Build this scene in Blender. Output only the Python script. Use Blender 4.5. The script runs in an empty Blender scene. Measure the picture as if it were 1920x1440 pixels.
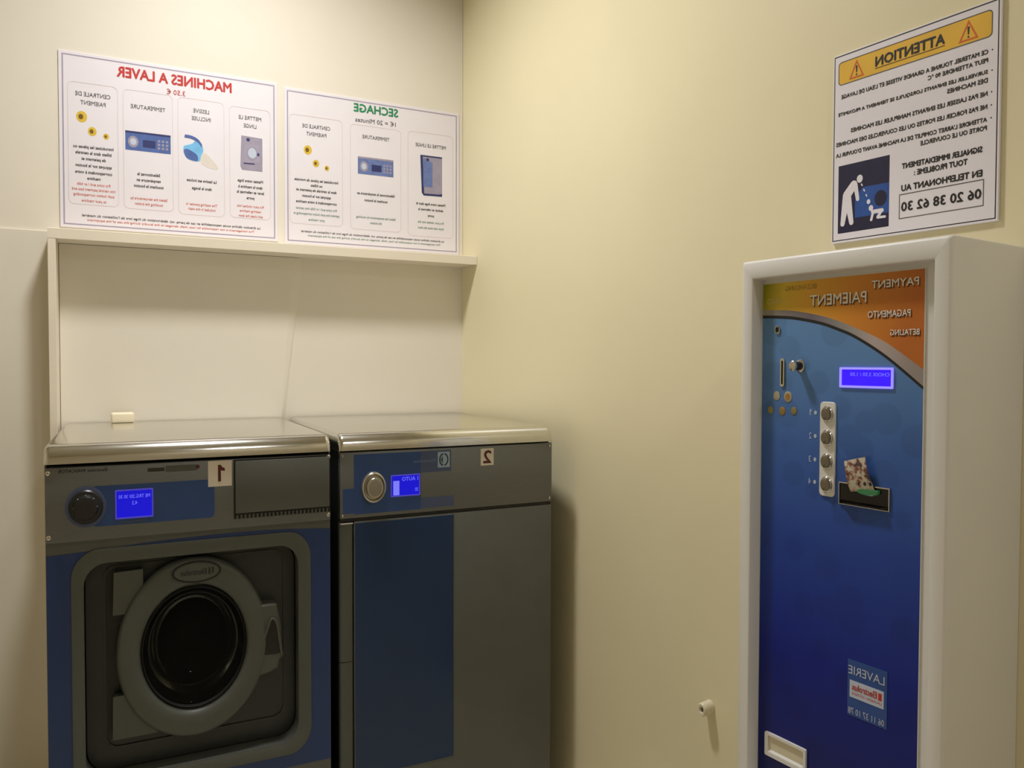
import bpy, bmesh, math, random
from mathutils import Matrix, Vector

random.seed(4)
S = bpy.context.scene
COL = S.collection
EYE = 1.40                       # camera height above the floor
YB = 2.89                        # back wall
YF = 2.1416                      # machine fronts
XC = 1.2042                      # room corner
WA = math.radians(6.9248)        # the right wall is not square to the back wall
CEIL = EYE + 2.08

# ------------------------------------------------------------------ camera
cam_d = bpy.data.cameras.new('camera')
cam = bpy.data.objects.new('camera', cam_d)
COL.objects.link(cam)
cam_d.sensor_width = 36.0
cam_d.lens = 1465.12 / 1920 * 36.0
cam_d.clip_start = 0.01
cam.location = (0, 0, EYE)
cam.rotation_euler = (Matrix.Rotation(math.radians(-26.273), 3, 'Z') @ Matrix.Rotation(math.radians(90 - 1.567), 3, 'X') @ Matrix.Rotation(math.radians(0.1554), 3, 'Z')).to_euler()
S.camera = cam

# ------------------------------------------------------------------ world, lamp, exposure
w = bpy.data.worlds.new('world'); S.world = w; w.use_nodes = True
w.node_tree.nodes['Background'].inputs[0].default_value = (0.9, 0.85, 0.75, 1)
w.node_tree.nodes['Background'].inputs[1].default_value = 0.02
LAMP = (0.30, 2.0, CEIL - 0.075)
LAMP_POWER = 25.6
LAMP_COL = (1.0, 0.99, 1.0)
LAMP_SPREAD = 130.0
REAR_FILL_POWER = 11.5
S.view_settings.view_transform = 'Standard'
S.view_settings.look = 'None'
S.view_settings.exposure = 0.0
S.view_settings.gamma = 1.0
S.view_settings.use_curve_mapping = False


# ------------------------------------------------------------------ materials
def lin(c):
    out = []
    for x in c:
        x = x / 255.0
        out.append(x / 12.92 if x <= 0.04045 else ((x + 0.055) / 1.055) ** 2.4)
    return tuple(out) + (1.0,)


def mat(name, rgb, rough=0.5, metal=0.0, var=0.06, scale=14.0, bump=0.0, bscale=200.0, spec=0.5, coat=0.0, stretch=None, emit=None, estr=0.0):
    m = bpy.data.materials.new(name); m.use_nodes = True
    nt = m.node_tree; b = nt.nodes['Principled BSDF']
    b.inputs['Roughness'].default_value = rough
    b.inputs['Metallic'].default_value = metal
    b.inputs['Specular IOR Level'].default_value = spec
    b.inputs['Coat Weight'].default_value = coat
    b.inputs['Coat Roughness'].default_value = 0.08
    tc = nt.nodes.new('ShaderNodeTexCoord')
    src = tc.outputs['Object']
    if stretch:
        mp = nt.nodes.new('ShaderNodeMapping'); mp.inputs['Scale'].default_value = stretch
        nt.links.new(src, mp.inputs[0]); src = mp.outputs[0]
    n = nt.nodes.new('ShaderNodeTexNoise'); n.inputs['Scale'].default_value = scale
    n.inputs['Detail'].default_value = 3.0
    nt.links.new(src, n.inputs['Vector'])
    cr = nt.nodes.new('ShaderNodeValToRGB')
    c = lin(rgb)
    lo = tuple(x * (1 - var) for x in c[:3]) + (1,)
    hi = tuple(min(1, x * (1 + var)) for x in c[:3]) + (1,)
    cr.color_ramp.elements[0].position = 0.3; cr.color_ramp.elements[0].color = lo
    cr.color_ramp.elements[1].position = 0.7; cr.color_ramp.elements[1].color = hi
    nt.links.new(n.outputs['Fac'], cr.inputs[0])
    nt.links.new(cr.outputs[0], b.inputs['Base Color'])
    if bump:
        n2 = nt.nodes.new('ShaderNodeTexNoise'); n2.inputs['Scale'].default_value = bscale
        n2.inputs['Detail'].default_value = 2.0
        nt.links.new(src, n2.inputs['Vector'])
        bp = nt.nodes.new('ShaderNodeBump'); bp.inputs['Strength'].default_value = bump
        bp.inputs['Distance'].default_value = 0.002
        nt.links.new(n2.outputs['Fac'], bp.inputs['Height'])
        nt.links.new(bp.outputs[0], b.inputs['Normal'])
    if emit:
        b.inputs['Emission Color'].default_value = lin(emit)
        b.inputs['Emission Strength'].default_value = estr
    return m


def gradient_mat(name, axis, lo, hi, stops, rough=0.3, cells=0.0, tilt=0.0):
    """printed colour gradient along a local axis: stops = [(t, rgb)]"""
    m = bpy.data.materials.new(name); m.use_nodes = True
    nt = m.node_tree; b = nt.nodes['Principled BSDF']
    b.inputs['Roughness'].default_value = rough
    b.inputs['Specular IOR Level'].default_value = 0.3
    tc = nt.nodes.new('ShaderNodeTexCoord')
    sp = nt.nodes.new('ShaderNodeSeparateXYZ'); nt.links.new(tc.outputs['Object'], sp.inputs[0])
    a = nt.nodes.new('ShaderNodeMath'); a.operation = 'MULTIPLY_ADD'; a.inputs[1].default_value = tilt
    nt.links.new(sp.outputs['XY'.replace(axis, '')], a.inputs[0]); nt.links.new(sp.outputs[axis], a.inputs[2])
    mr = nt.nodes.new('ShaderNodeMapRange')
    mr.inputs['From Min'].default_value = lo; mr.inputs['From Max'].default_value = hi
    nt.links.new(a.outputs[0], mr.inputs['Value'])
    cr = nt.nodes.new('ShaderNodeValToRGB')
    el = cr.color_ramp.elements
    el[0].position, el[0].color = stops[0][0], lin(stops[0][1])
    el[1].position, el[1].color = stops[-1][0], lin(stops[-1][1])
    for t, c in stops[1:-1]:
        e = el.new(t); e.color = lin(c)
    nt.links.new(mr.outputs[0], cr.inputs[0])
    out = cr.outputs[0]
    if cells:
        vo = nt.nodes.new('ShaderNodeTexVoronoi'); vo.inputs['Scale'].default_value = 14.0
        nt.links.new(tc.outputs['Object'], vo.inputs['Vector'])
        st = nt.nodes.new('ShaderNodeMapRange'); st.inputs['From Min'].default_value = 0.38; st.inputs['From Max'].default_value = 0.44
        st.inputs['To Min'].default_value = 1.0 - cells; st.inputs['To Max'].default_value = 1.0
        nt.links.new(vo.outputs['Distance'], st.inputs['Value'])
        mx = nt.nodes.new('ShaderNodeMix'); mx.data_type = 'RGBA'; mx.blend_type = 'MULTIPLY'; mx.inputs['Factor'].default_value = 1.0
        nt.links.new(out, mx.inputs['A']); nt.links.new(st.outputs[0], mx.inputs['B'])
        out = mx.outputs['Result']
    nt.links.new(out, b.inputs['Base Color'])
    return m


def glass_mat(name, tint, fac=0.06):
    m = bpy.data.materials.new(name); m.use_nodes = True
    nt = m.node_tree; nt.nodes.remove(nt.nodes['Principled BSDF'])
    o = nt.nodes['Material Output']
    tr = nt.nodes.new('ShaderNodeBsdfTransparent'); tr.inputs[0].default_value = tint
    gl = nt.nodes.new('ShaderNodeBsdfGlossy'); gl.inputs['Roughness'].default_value = 0.03
    fr = nt.nodes.new('ShaderNodeFresnel'); fr.inputs[0].default_value = 1.22
    mx = nt.nodes.new('ShaderNodeMixShader')
    nt.links.new(fr.outputs[0], mx.inputs[0]); nt.links.new(tr.outputs[0], mx.inputs[1]); nt.links.new(gl.outputs[0], mx.inputs[2])
    nt.links.new(mx.outputs[0], o.inputs[0])
    return m


def ticket_mat(name):
    m = mat(name, (206, 200, 182), 0.6)
    nt = m.node_tree; b = nt.nodes['Principled BSDF']
    tc = nt.nodes.new('ShaderNodeTexCoord')
    n = nt.nodes.new('ShaderNodeTexNoise'); n.inputs['Scale'].default_value = 95.0; n.inputs['Detail'].default_value = 2.0
    nt.links.new(tc.outputs['Object'], n.inputs['Vector'])
    cr = nt.nodes.new('ShaderNodeValToRGB')
    e = cr.color_ramp.elements
    e[0].position = 0.36; e[0].color = lin((70, 62, 66))
    e[1].position = 0.62; e[1].color = lin((205, 198, 180))
    k = e.new(0.47); k.color = lin((150, 98, 78))
    k = e.new(0.54); k.color = lin((190, 178, 158))
    nt.links.new(n.outputs['Fac'], cr.inputs[0]); nt.links.new(cr.outputs[0], b.inputs['Base Color'])
    return m


M = {}
M['wall_white'] = mat('painted_wall_cream', (233, 226, 210), 0.55, var=0.015, scale=3, bump=0.05, bscale=120, spec=0.3)
M['wall_yellow'] = mat('painted_wall_yellow', (234, 224, 186), 0.42, var=0.02, scale=2.5, bump=0.05, bscale=90, spec=0.4)
M['wall_rear'] = mat('painted_wall_rear', (226, 216, 192), 0.6, var=0.03, scale=3)
M['floor'] = mat('floor_tile', (200, 192, 172), 0.4, var=0.06, scale=5)
M['ceiling'] = mat('ceiling_paint', (225, 218, 200), 0.7, var=0.02)
M['shelf'] = mat('cream_laminate', (236, 226, 206), 0.45, var=0.02, scale=6)
M['steel_lid'] = mat('brushed_steel_lid', (212, 211, 206), 0.155, metal=1.0, var=0.05, scale=30, bump=0.012, bscale=60, stretch=(1, 20, 20))
M['steel_panel'] = mat('brushed_steel_panel', (112, 114, 112), 0.42, metal=0.55, var=0.06, scale=40, bump=0.03, bscale=80, stretch=(1, 18, 18))
M['grey_paint'] = mat('grey_enamel', (95, 97, 93), 0.35, metal=0.3, var=0.04, scale=10)
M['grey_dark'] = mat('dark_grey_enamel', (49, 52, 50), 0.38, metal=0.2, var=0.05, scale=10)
M['grey_plastic'] = mat('grey_plastic', (80, 83, 77), 0.45, var=0.03, scale=20)
M['blue_enamel'] = mat('blue_enamel', (30, 56, 108), 0.32, var=0.06, scale=6)
M['blue_film'] = mat('dark_blue_film', (16, 48, 88), 0.2, var=0.05, scale=4)
M['blue_overlay'] = mat('blue_overlay', (44, 74, 128), 0.28, var=0.05, scale=20)
M['blue_band'] = mat('blue_grey_overlay', (72, 84, 116), 0.3, var=0.05, scale=20)
M['black'] = mat('black_plastic', (14, 14, 14), 0.4, var=0.1)
M['black_gloss'] = mat('black_gloss', (8, 8, 9), 0.15, var=0.1)
M['rubber'] = mat('black_rubber', (22, 22, 22), 0.7, var=0.1)
M['knob_black'] = mat('black_knob', (34, 34, 34), 0.35, var=0.08)
M['knob_silver'] = mat('silver_knob', (200, 196, 184), 0.25, metal=0.9, var=0.03)
M['knob_cap'] = mat('beige_grey_cap', (140, 134, 116), 0.5, var=0.04)
M['button_brown'] = mat('brown_steel_button', (130, 122, 106), 0.3, metal=0.6, var=0.06)
M['chrome'] = mat('chrome', (215, 212, 205), 0.15, metal=1.0, var=0.02)
M['drum'] = mat('drum_steel', (58, 58, 56), 0.3, metal=0.8, var=0.1)
M['glass'] = glass_mat('door_glass', (0.40, 0.41, 0.41, 1))
M['screen'] = mat('blue_backlight', (10, 10, 160), 0.3, emit=(12, 8, 235), estr=0.62)
M['screen_bright'] = mat('violet_backlight', (30, 10, 220), 0.3, emit=(52, 10, 255), estr=0.95)
M['screen_rim'] = mat('screen_rim', (90, 86, 190), 0.4, emit=(88, 74, 235), estr=0.28)
M['screen_rim_bright'] = mat('screen_rim_bright', (150, 140, 240), 0.4, emit=(150, 140, 255), estr=0.75)
M['screen_text'] = mat('screen_text', (120, 120, 255), 0.4, emit=(120, 125, 255), estr=0.7)
M['paper'] = mat('white_print', (236, 231, 236), 0.45, var=0.015, scale=8)
M['sticker'] = mat('sticker_white', (222, 212, 196), 0.5, var=0.02)
M['red_ink'] = mat('red_ink', (196, 48, 40), 0.5)
M['orange_ink'] = mat('orange_red_ink', (224, 112, 92), 0.5)
M['green_ink'] = mat('green_ink', (40, 138, 92), 0.5)
M['green_grey_ink'] = mat('green_grey_ink', (112, 150, 132), 0.5)
M['grey_ink'] = mat('grey_ink', (88, 84, 84), 0.5)
M['black_ink'] = mat('black_ink', (30, 28, 30), 0.5)
M['lavender_ink'] = mat('lavender_ink', (166, 158, 178), 0.5)
M['pink_ink'] = mat('pale_pink_ink', (222, 206, 206), 0.5)
M['brown_ink'] = mat('dark_red_ink', (84, 24, 16), 0.5)
M['yellow_bar'] = mat('yellow_print', (232, 184, 48), 0.5)
M['triangle_red'] = mat('orange_print', (214, 96, 30), 0.5)
M['navy'] = mat('navy_print', (30, 26, 60), 0.5, var=0.2, scale=60)
M['picture_blue'] = mat('picture_blue', (40, 84, 160), 0.5, var=0.15, scale=40)
M['sign_blue'] = mat('sign_blue', (78, 104, 166), 0.5, var=0.12, scale=60)
M['sign_blue_pale'] = mat('sign_blue_pale', (104, 122, 176), 0.5, var=0.12, scale=60)
M['picture_sky'] = mat('picture_light_blue', (120, 190, 235), 0.5, var=0.1, scale=40)
M['picture_grey'] = mat('picture_grey', (160, 152, 170), 0.5, var=0.06, scale=40)
M['picture_dark'] = mat('picture_dark_blue', (44, 50, 104), 0.5)
M['powder'] = mat('picture_powder', (226, 218, 206), 0.6)
M['coin_gold'] = mat('coin_print_gold', (222, 188, 62), 0.5, var=0.1, scale=200)
M['coin_dark'] = mat('coin_print_dark', (120, 88, 24), 0.5)
M['coin_silver'] = mat('coin_silver', (188, 184, 160), 0.35, metal=0.5, var=0.08, scale=300)
M['coin_bronze'] = mat('coin_bronze', (176, 132, 66), 0.4, metal=0.4, var=0.1, scale=300)
M['coin_brass'] = mat('coin_brass', (150, 138, 84), 0.4, metal=0.4, var=0.1, scale=300)
M['cabinet'] = mat('white_cabinet', (229, 227, 221), 0.38, var=0.015, scale=6)
M['panel_blue'] = gradient_mat('printed_blue_gradient', 'Y', 0.05, 0.98, [(0.0, (3, 14, 96)), (0.30, (13, 34, 138)), (0.55, (42, 72, 160)), (0.75, (68, 106, 176)), (0.92, (98, 140, 194)), (1.0, (104, 148, 200))], 0.28, cells=0.11)
M['panel_orange'] = gradient_mat('printed_orange_gradient', 'X', 0.03 - 0.31, 0.36 - 0.31, [(0.0, (150, 150, 24)), (0.14, (226, 192, 60)), (0.32, (232, 176, 60)), (0.6, (222, 148, 56)), (1.0, (198, 114, 50))], 0.3, tilt=-0.30)
M['panel_silver'] = gradient_mat('printed_silver_band', 'X', 0.03, 0.36, [(0.0, (168, 160, 148)), (0.35, (122, 112, 124)), (0.55, (150, 148, 146)), (0.75, (190, 176, 172)), (1.0, (160, 150, 146))], 0.3)
M['print_white'] = mat('white_lettering', (252, 246, 236), 0.5)
M['print_shade'] = mat('dark_drop_lettering', (104, 60, 22), 0.5)
M['print_faint'] = mat('olive_lettering', (176, 142, 58), 0.5)
M['print_yellow'] = mat('pale_yellow_lettering', (222, 206, 128), 0.5)
M['label_blue'] = mat('label_blue', (40, 78, 150), 0.35, var=0.06)
M['label_pale'] = mat('label_pale', (196, 204, 222), 0.45)
M['logo_pale'] = mat('logo_pale_blue', (150, 170, 190), 0.45)
M['logo_dark'] = mat('logo_dark', (38, 56, 72), 0.45)
M['text_pale'] = mat('pale_blue_text', (108, 134, 166), 0.45)
M['ticket'] = ticket_mat('printed_ticket')
M['green_lip'] = mat('green_lit_plastic', (60, 120, 80), 0.15, emit=(70, 190, 100), estr=0.03)
M['soap'] = mat('soap', (246, 234, 202), 0.4, var=0.02)
M['peg'] = mat('white_peg_plastic', (226, 218, 190), 0.35, var=0.02)
M['lamp_metal'] = mat('lamp_rim', (220, 216, 208), 0.3, var=0.02)
M['lamp_glow'] = mat('lamp_diffuser', (255, 250, 240), 0.5, emit=(255, 248, 240), estr=3.0)


# ------------------------------------------------------------------ mesh building
class MB:
    def __init__(self):
        self.v = []; self.f = []; self.m = []; self.marks = []

    def mark(self):
        self.marks.append((len(self.v), len(self.f)))

    def add(self, vs, fs, m=0):
        o = len(self.v)
        self.v += [tuple(p) for p in vs]
        for f in fs:
            self.f.append([o + i for i in f]); self.m.append(m)
        return self

    def box(self, u0, u1, v0, v1, w0, w1, b=0.0, m=0, seg=2):
        bm = bmesh.new()
        bmesh.ops.create_cube(bm, size=1.0)
        for x in bm.verts:
            x.co = ((u0 + u1) / 2 + x.co.x * (u1 - u0), (v0 + v1) / 2 + x.co.y * (v1 - v0), (w0 + w1) / 2 + x.co.z * (w1 - w0))
        if b:
            bmesh.ops.bevel(bm, geom=list(bm.edges), offset=b, segments=seg, affect='EDGES', profile=0.5)
        bm.verts.ensure_lookup_table()
        self.add([tuple(x.co) for x in bm.verts], [[x.index for x in f.verts] for f in bm.faces], m)
        bm.free()
        return self

    def prism(self, pts, w0, w1, m=0, ch=0.0):
        """extruded outline (counter-clockwise seen from +w); ch pulls the front rim in"""
        n = len(pts)
        cu = sum(p[0] for p in pts) / n; cv = sum(p[1] for p in pts) / n
        rings = [(pts, w0)]
        if ch:
            rings.append((pts, w1 - ch))
            q = []
            for i in range(n):
                a = Vector(pts[i - 1]); c = Vector(pts[i]); d = Vector(pts[(i + 1) % n])
                t1 = (c - a); t2 = (d - c)
                n1 = Vector((-t1.y, t1.x)); n2 = Vector((-t2.y, t2.x))
                nn = (n1.normalized() if n1.length else n1) + (n2.normalized() if n2.length else n2)
                if nn.length: nn.normalize()
                q.append((c.x + nn.x * ch, c.y + nn.y * ch))
            rings.append((q, w1))
        else:
            rings.append((pts, w1))
        vs = []
        for r, ww in rings: vs += [(p[0], p[1], ww) for p in r]
        fs = [list(range(n))[::-1], [n * (len(rings) - 1) + i for i in range(n)]]
        for k in range(len(rings) - 1):
            for i in range(n):
                j = (i + 1) % n
                fs.append([k * n + i, k * n + j, (k + 1) * n + j, (k + 1) * n + i])
        return self.add(vs, fs, m)

    def loft(self, rings, m=0, cap0=True, cap1=True, closed=True):
        n = len(rings[0]); vs = []; fs = []
        for r in rings: vs += list(r)
        for k in range(len(rings) - 1):
            for i in range(n if closed else n - 1):
                j = (i + 1) % n
                fs.append([k * n + i, k * n + j, (k + 1) * n + j, (k + 1) * n + i])
        if cap0: fs.append(list(range(n))[::-1])
        if cap1: fs.append([(len(rings) - 1) * n + i for i in range(n)])
        return self.add(vs, fs, m)

    def lathe(self, cu, cv, prof, n=40, st=1.0, m=0, cap0=True, cap1=True, du=0, dv=0):
        """profile [(radius, w)] about the w axis; st stretches upright"""
        rings = []
        for r, ww in prof:
            rings.append([(cu + r * math.cos(2 * math.pi * i / n), cv + r * st * math.sin(2 * math.pi * i / n), ww) for i in range(n)])
        return self.loft(rings, m, cap0, cap1)

    def ring(self, outer, inner, w0, w1, m=0, w1i=None):
        """flat band between two outlines of equal count; inner rim may sit at another depth"""
        n = len(outer); w1i = w1 if w1i is None else w1i
        vs = [(p[0], p[1], w0) for p in outer] + [(p[0], p[1], w1) for p in outer] + [(p[0], p[1], w1i) for p in inner] + [(p[0], p[1], w0) for p in inner]
        fs = []
        for k in range(4):
            k2 = (k + 1) % 4
            for i in range(n):
                j = (i + 1) % n
                fs.append([k * n + i, k * n + j, k2 * n + j, k2 * n + i])
        return self.add(vs, fs, m)

    def flat(self, pts, ww, m=0):
        return self.add([(p[0], p[1], ww) for p in pts], [list(range(len(pts)))], m)

    def tube(self, path, r, n=8, m=0):
        rings = []
        for i, p in enumerate(path):
            p = Vector(p)
            a = Vector(path[max(0, i - 1)]); b = Vector(path[min(len(path) - 1, i + 1)])
            t = (b - a).normalized()
            up = Vector((0, 0, 1)) if abs(t.z) < 0.9 else Vector((1, 0, 0))
            s = t.cross(up).normalized(); q = s.cross(t)
            rr = r[i] if isinstance(r, (list, tuple)) else r
            rings.append([tuple(p + s * rr * math.cos(2 * math.pi * k / n) + q * rr * math.sin(2 * math.pi * k / n)) for k in range(n)])
        return self.loft(rings, m)

    def build(self, name, mats, parent=None, smooth=None, frame=None):
        if len(self.marks) > 1:                                  # one object for each marked line or piece
            mk = self.marks + [(len(self.v), len(self.f))]
            for (v0, f0), (v1, f1) in zip(mk, mk[1:]):
                q = MB(); q.v = self.v[v0:v1]; q.f = [[i - v0 for i in f] for f in self.f[f0:f1]]; q.m = self.m[f0:f1]
                o = q.build(name, mats, parent, smooth, frame)
            return o
        me = bpy.data.meshes.new(name)
        ou, ov = OFF.get(parent.name, (0, 0)) if parent is not None else (0, 0)
        me.from_pydata([(a - ou, b - ov, c) for a, b, c in self.v], [], self.f)
        if not isinstance(mats, (list, tuple)): mats = [mats]
        for x in mats: me.materials.append(M[x])
        for p, i in zip(me.polygons, self.m): p.material_index = i
        bm = bmesh.new(); bm.from_mesh(me)
        bmesh.ops.recalc_face_normals(bm, faces=list(bm.faces)); bm.to_mesh(me); bm.free()
        if smooth:
            me.shade_smooth(); me.set_sharp_from_angle(angle=math.radians(smooth))
        o = bpy.data.objects.new(name, me); COL.objects.link(o)
        if parent is not None:
            o.parent = parent; OFF[o.name] = (ou, ov)
        elif frame is not None:
            o.matrix_world = frame
        return o


OFF = {}


def frame(origin, u, ww):
    m = Matrix.Identity(4)
    for i in range(3):
        m[i][0] = u[i]; m[i][1] = (0, 0, 1)[i]; m[i][2] = ww[i]; m[i][3] = origin[i]
    return m


UD = (math.sin(WA), -math.cos(WA), 0.0)
NR = (-math.cos(WA), -math.sin(WA), 0.0)
F_BACK = frame((0, YB, EYE), (1, 0, 0), (0, -1, 0))          # u along the back wall, v up from eye level, w into the room
F_MACH = frame((0, YF, EYE), (1, 0, 0), (0, -1, 0))
F_RIGHT = frame((XC, YB, EYE), UD, NR)                        # u from the corner along the right wall
F_CAB = F_RIGHT @ Matrix.Translation((0, 0, 0.0))


def thing(name, label, cat, fr, ou, ov, group=None):
    o = bpy.data.objects.new(name, None); COL.objects.link(o)
    o.empty_display_size = 0.05
    o.matrix_world = fr @ Matrix.Translation((ou, ov, 0))
    o['label'] = label; o['category'] = cat
    if group: o['group'] = group
    OFF[o.name] = (ou, ov)
    return o


def tag(o, label, cat, group=None):
    o['label'] = label; o['category'] = cat
    if group: o['group'] = group
    return o


def struct(o):
    o['kind'] = 'structure'
    return o


def rrect(u0, u1, v0, v1, r, n=6, rv=None):
    rv = r if rv is None else rv
    pts = []
    for (cu, cv, a0) in ((u1 - r, v0 + rv, -90), (u1 - r, v1 - rv, 0), (u0 + r, v1 - rv, 90), (u0 + r, v0 + rv, 180)):
        for i in range(n + 1):
            a = math.radians(a0 + 90 * i / n)
            pts.append((cu + r * math.cos(a), cv + rv * math.sin(a)))
    return pts


def ell(cu, cv, a, b, n=32):
    return [(cu + a * math.cos(2 * math.pi * i / n), cv + b * math.sin(2 * math.pi * i / n)) for i in range(n)]


def curve(pts, k=8):
    out = []
    n = len(pts)
    for i in range(n - 1):
        p0 = pts[max(0, i - 1)]; p1 = pts[i]; p2 = pts[i + 1]; p3 = pts[min(n - 1, i + 2)]
        for j in range(k):
            t = j / k
            out.append(tuple(0.5 * (2 * p1[q] + (p2[q] - p0[q]) * t + (2 * p0[q] - 5 * p1[q] + 4 * p2[q] - p3[q]) * t * t + (3 * p1[q] - p0[q] - 3 * p2[q] + p3[q]) * t ** 3) for q in range(2)))
    out.append(tuple(pts[-1]))
    return out


def capsule(p, q, r, st=1.0, n=6, r2=None):
    """flat rounded bar between two points"""
    r2 = r if r2 is None else r2
    a = math.atan2(q[1] - p[1], q[0] - p[0])
    pts = []
    for i in range(n + 1):
        t = a - math.pi / 2 + math.pi * i / n
        pts.append((q[0] + r2 * math.cos(t), q[1] + r2 * st * math.sin(t)))
    for i in range(n + 1):
        t = a + math.pi / 2 + math.pi * i / n
        pts.append((p[0] + r * math.cos(t), p[1] + r * st * math.sin(t)))
    return pts


# lettering: the photograph shows every text reversed left to right
TXT = {}


def glyphs(s, bold):
    k = s
    if k not in TXT:
        cu = bpy.data.curves.new('lettering', 'FONT'); cu.body = s
        cu.resolution_u = 2; cu.fill_mode = 'FRONT'
        cu.offset = 0.0; ob = bpy.data.objects.new('lettering', cu); COL.objects.link(ob)
        bpy.context.view_layer.update()
        dg = bpy.context.evaluated_depsgraph_get()
        me = bpy.data.meshes.new_from_object(ob.evaluated_get(dg))
        TXT[k] = ([(v.co.x, v.co.y) for v in me.vertices], [list(p.vertices) for p in me.polygons])
        bpy.data.objects.remove(ob); bpy.data.curves.remove(cu); bpy.data.meshes.remove(me)
    return TXT[k]


def text_put(mb, pts, fs, m, k):
    """k: stroke thickening, done with slightly shifted copies"""
    sh = ((0, 0),) if k <= 0 else ((-k, 0), (k, 0), (0, -k), (0, k))
    for i, (du, dv) in enumerate(sh):
        mb.add([(p[0] + du, p[1] + dv, p[2] + 0.00012 * i) for p in pts], fs, m)


def one(mb, u0, u1, v0, v1, w0, w1):
    """reversed numeral one: stem on the left, flag to the right"""
    W = u1 - u0; H = v1 - v0
    mb.mark(); mb.prism([(u0, v0), (u0 + 0.42 * W, v0), (u0 + 0.42 * W, v0 + 0.66 * H), (u1, v0 + 0.62 * H), (u1, v0 + 0.78 * H), (u0 + 0.62 * W, v0 + 0.86 * H), (u0 + 0.40 * W, v1), (u0, v1)], w0, w1)


def text_fit(mb, s, u0, u1, v0, v1, ww, m=0, bold=0.0, slant=0.0, keep=False):
    if not keep: mb.mark()
    vs, fs = glyphs(s, bold)
    x0 = min(p[0] for p in vs); x1 = max(p[0] for p in vs); y0 = min(p[1] for p in vs); y1 = max(p[1] for p in vs)
    text_put(mb, [(u1 - (p[0] - x0) / (x1 - x0) * (u1 - u0), v0 + (p[1] - y0) / (y1 - y0) * (v1 - v0) + slant * (1 - (p[0] - x0) / (x1 - x0)), ww) for p in vs], fs, m, bold * (v1 - v0))


def text_mid(mb, s, cu, cv, h, ww, m=0, bold=0.0, maxw=None, wide=0.85):
    """centred line; h = height of a capital"""
    mb.mark()
    vs, fs = glyphs(s, bold)
    x0 = min(p[0] for p in vs); x1 = max(p[0] for p in vs)
    sc = h / 0.72; su = sc * wide
    if maxw and (x1 - x0) * su > maxw: su = maxw / (x1 - x0)
    text_put(mb, [(cu - (p[0] - (x0 + x1) / 2) * su, cv - h / 2 + p[1] * sc, ww) for p in vs], fs, m, bold * h)


# ================================================================== the room
def slab(name, pts, z0, z1, m):
    mb = MB(); n = len(pts)
    mb.add([(p[0], p[1], z0) for p in pts] + [(p[0], p[1], z1) for p in pts],
           [list(range(n)), [n + i for i in range(n)]] + [[i, (i + 1) % n, n + (i + 1) % n, n + i] for i in range(n)])
    return struct(mb.build(name, m))


def RW(u, d=0.0):
    return (XC + UD[0] * u + NR[0] * d, YB + UD[1] * u + NR[1] * d)


XL, YR = -1.5, -1.7
UE = 4.62
far = RW(UE); farout = RW(UE, -0.1)
slab('floor', [(XL - 0.1, YR - 0.1), (farout[0] + 0.1, YR - 0.1), (farout[0] + 0.1, YB + 0.1), (XL - 0.1, YB + 0.1)], -0.1, 0.0, 'floor')
slab('ceiling', [(XL - 0.1, YR - 0.1), (farout[0] + 0.1, YR - 0.1), (farout[0] + 0.1, YB + 0.1), (XL - 0.1, YB + 0.1)], CEIL, CEIL + 0.1, 'ceiling')
slab('wall_back', [(XL - 0.1, YB), (XC, YB), (XC - 0.0, YB + 0.1), (XL - 0.1, YB + 0.1)], 0, CEIL, 'wall_white')
slab('wall_right', [RW(0), RW(UE), RW(UE, -0.1), (XC + 0.1, YB + 0.1), (XC, YB + 0.1)], 0, CEIL, 'wall_yellow')
slab('wall_left', [(XL, YB), (XL - 0.1, YB), (XL - 0.1, YR), (XL, YR)], 0, CEIL, 'wall_rear')
slab('wall_front', [(XL - 0.1, YR), (farout[0] + 0.1, YR), (farout[0] + 0.1, YR - 0.1), (XL - 0.1, YR - 0.1)], 0, CEIL, 'wall_rear')
# lower cladding to the left of the shelf, slightly proud of the wall
mb = MB(); mb.box(XL, -0.2135, -EYE, 0.4135, 0.0, 0.010, 0.002)
struct(mb.build('trim_1', 'wall_white', frame=F_BACK))
# lining board behind the machines whose bowed edge ends in a slanting seam
mb = MB()
a, b, d0 = (0.578, 0.376), (0.508, -0.24), 0.007
mb.add([(-0.189, -0.24, 0), (b[0], b[1], 0), (a[0], a[1], 0), (-0.189, 0.376, 0),
        (-0.189, -0.24, d0), (b[0] - 0.014, b[1], d0), (a[0] - 0.036, a[1], d0), (-0.189, 0.376, d0)],
       [[3, 2, 1, 0], [4, 5, 6, 7], [5, 1, 2, 6], [0, 1, 5, 4], [2, 3, 7, 6], [3, 0, 4, 7]])
struct(mb.build('trim_2', 'wall_white', frame=F_BACK))
# narrow bead in the corner
mb = MB(); mb.box(XC - 0.004, XC - 0.0005, 0.412, CEIL - EYE, 0.0, 0.004, 0.001)
struct(mb.build('trim_3', 'wall_white', frame=F_BACK))

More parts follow.
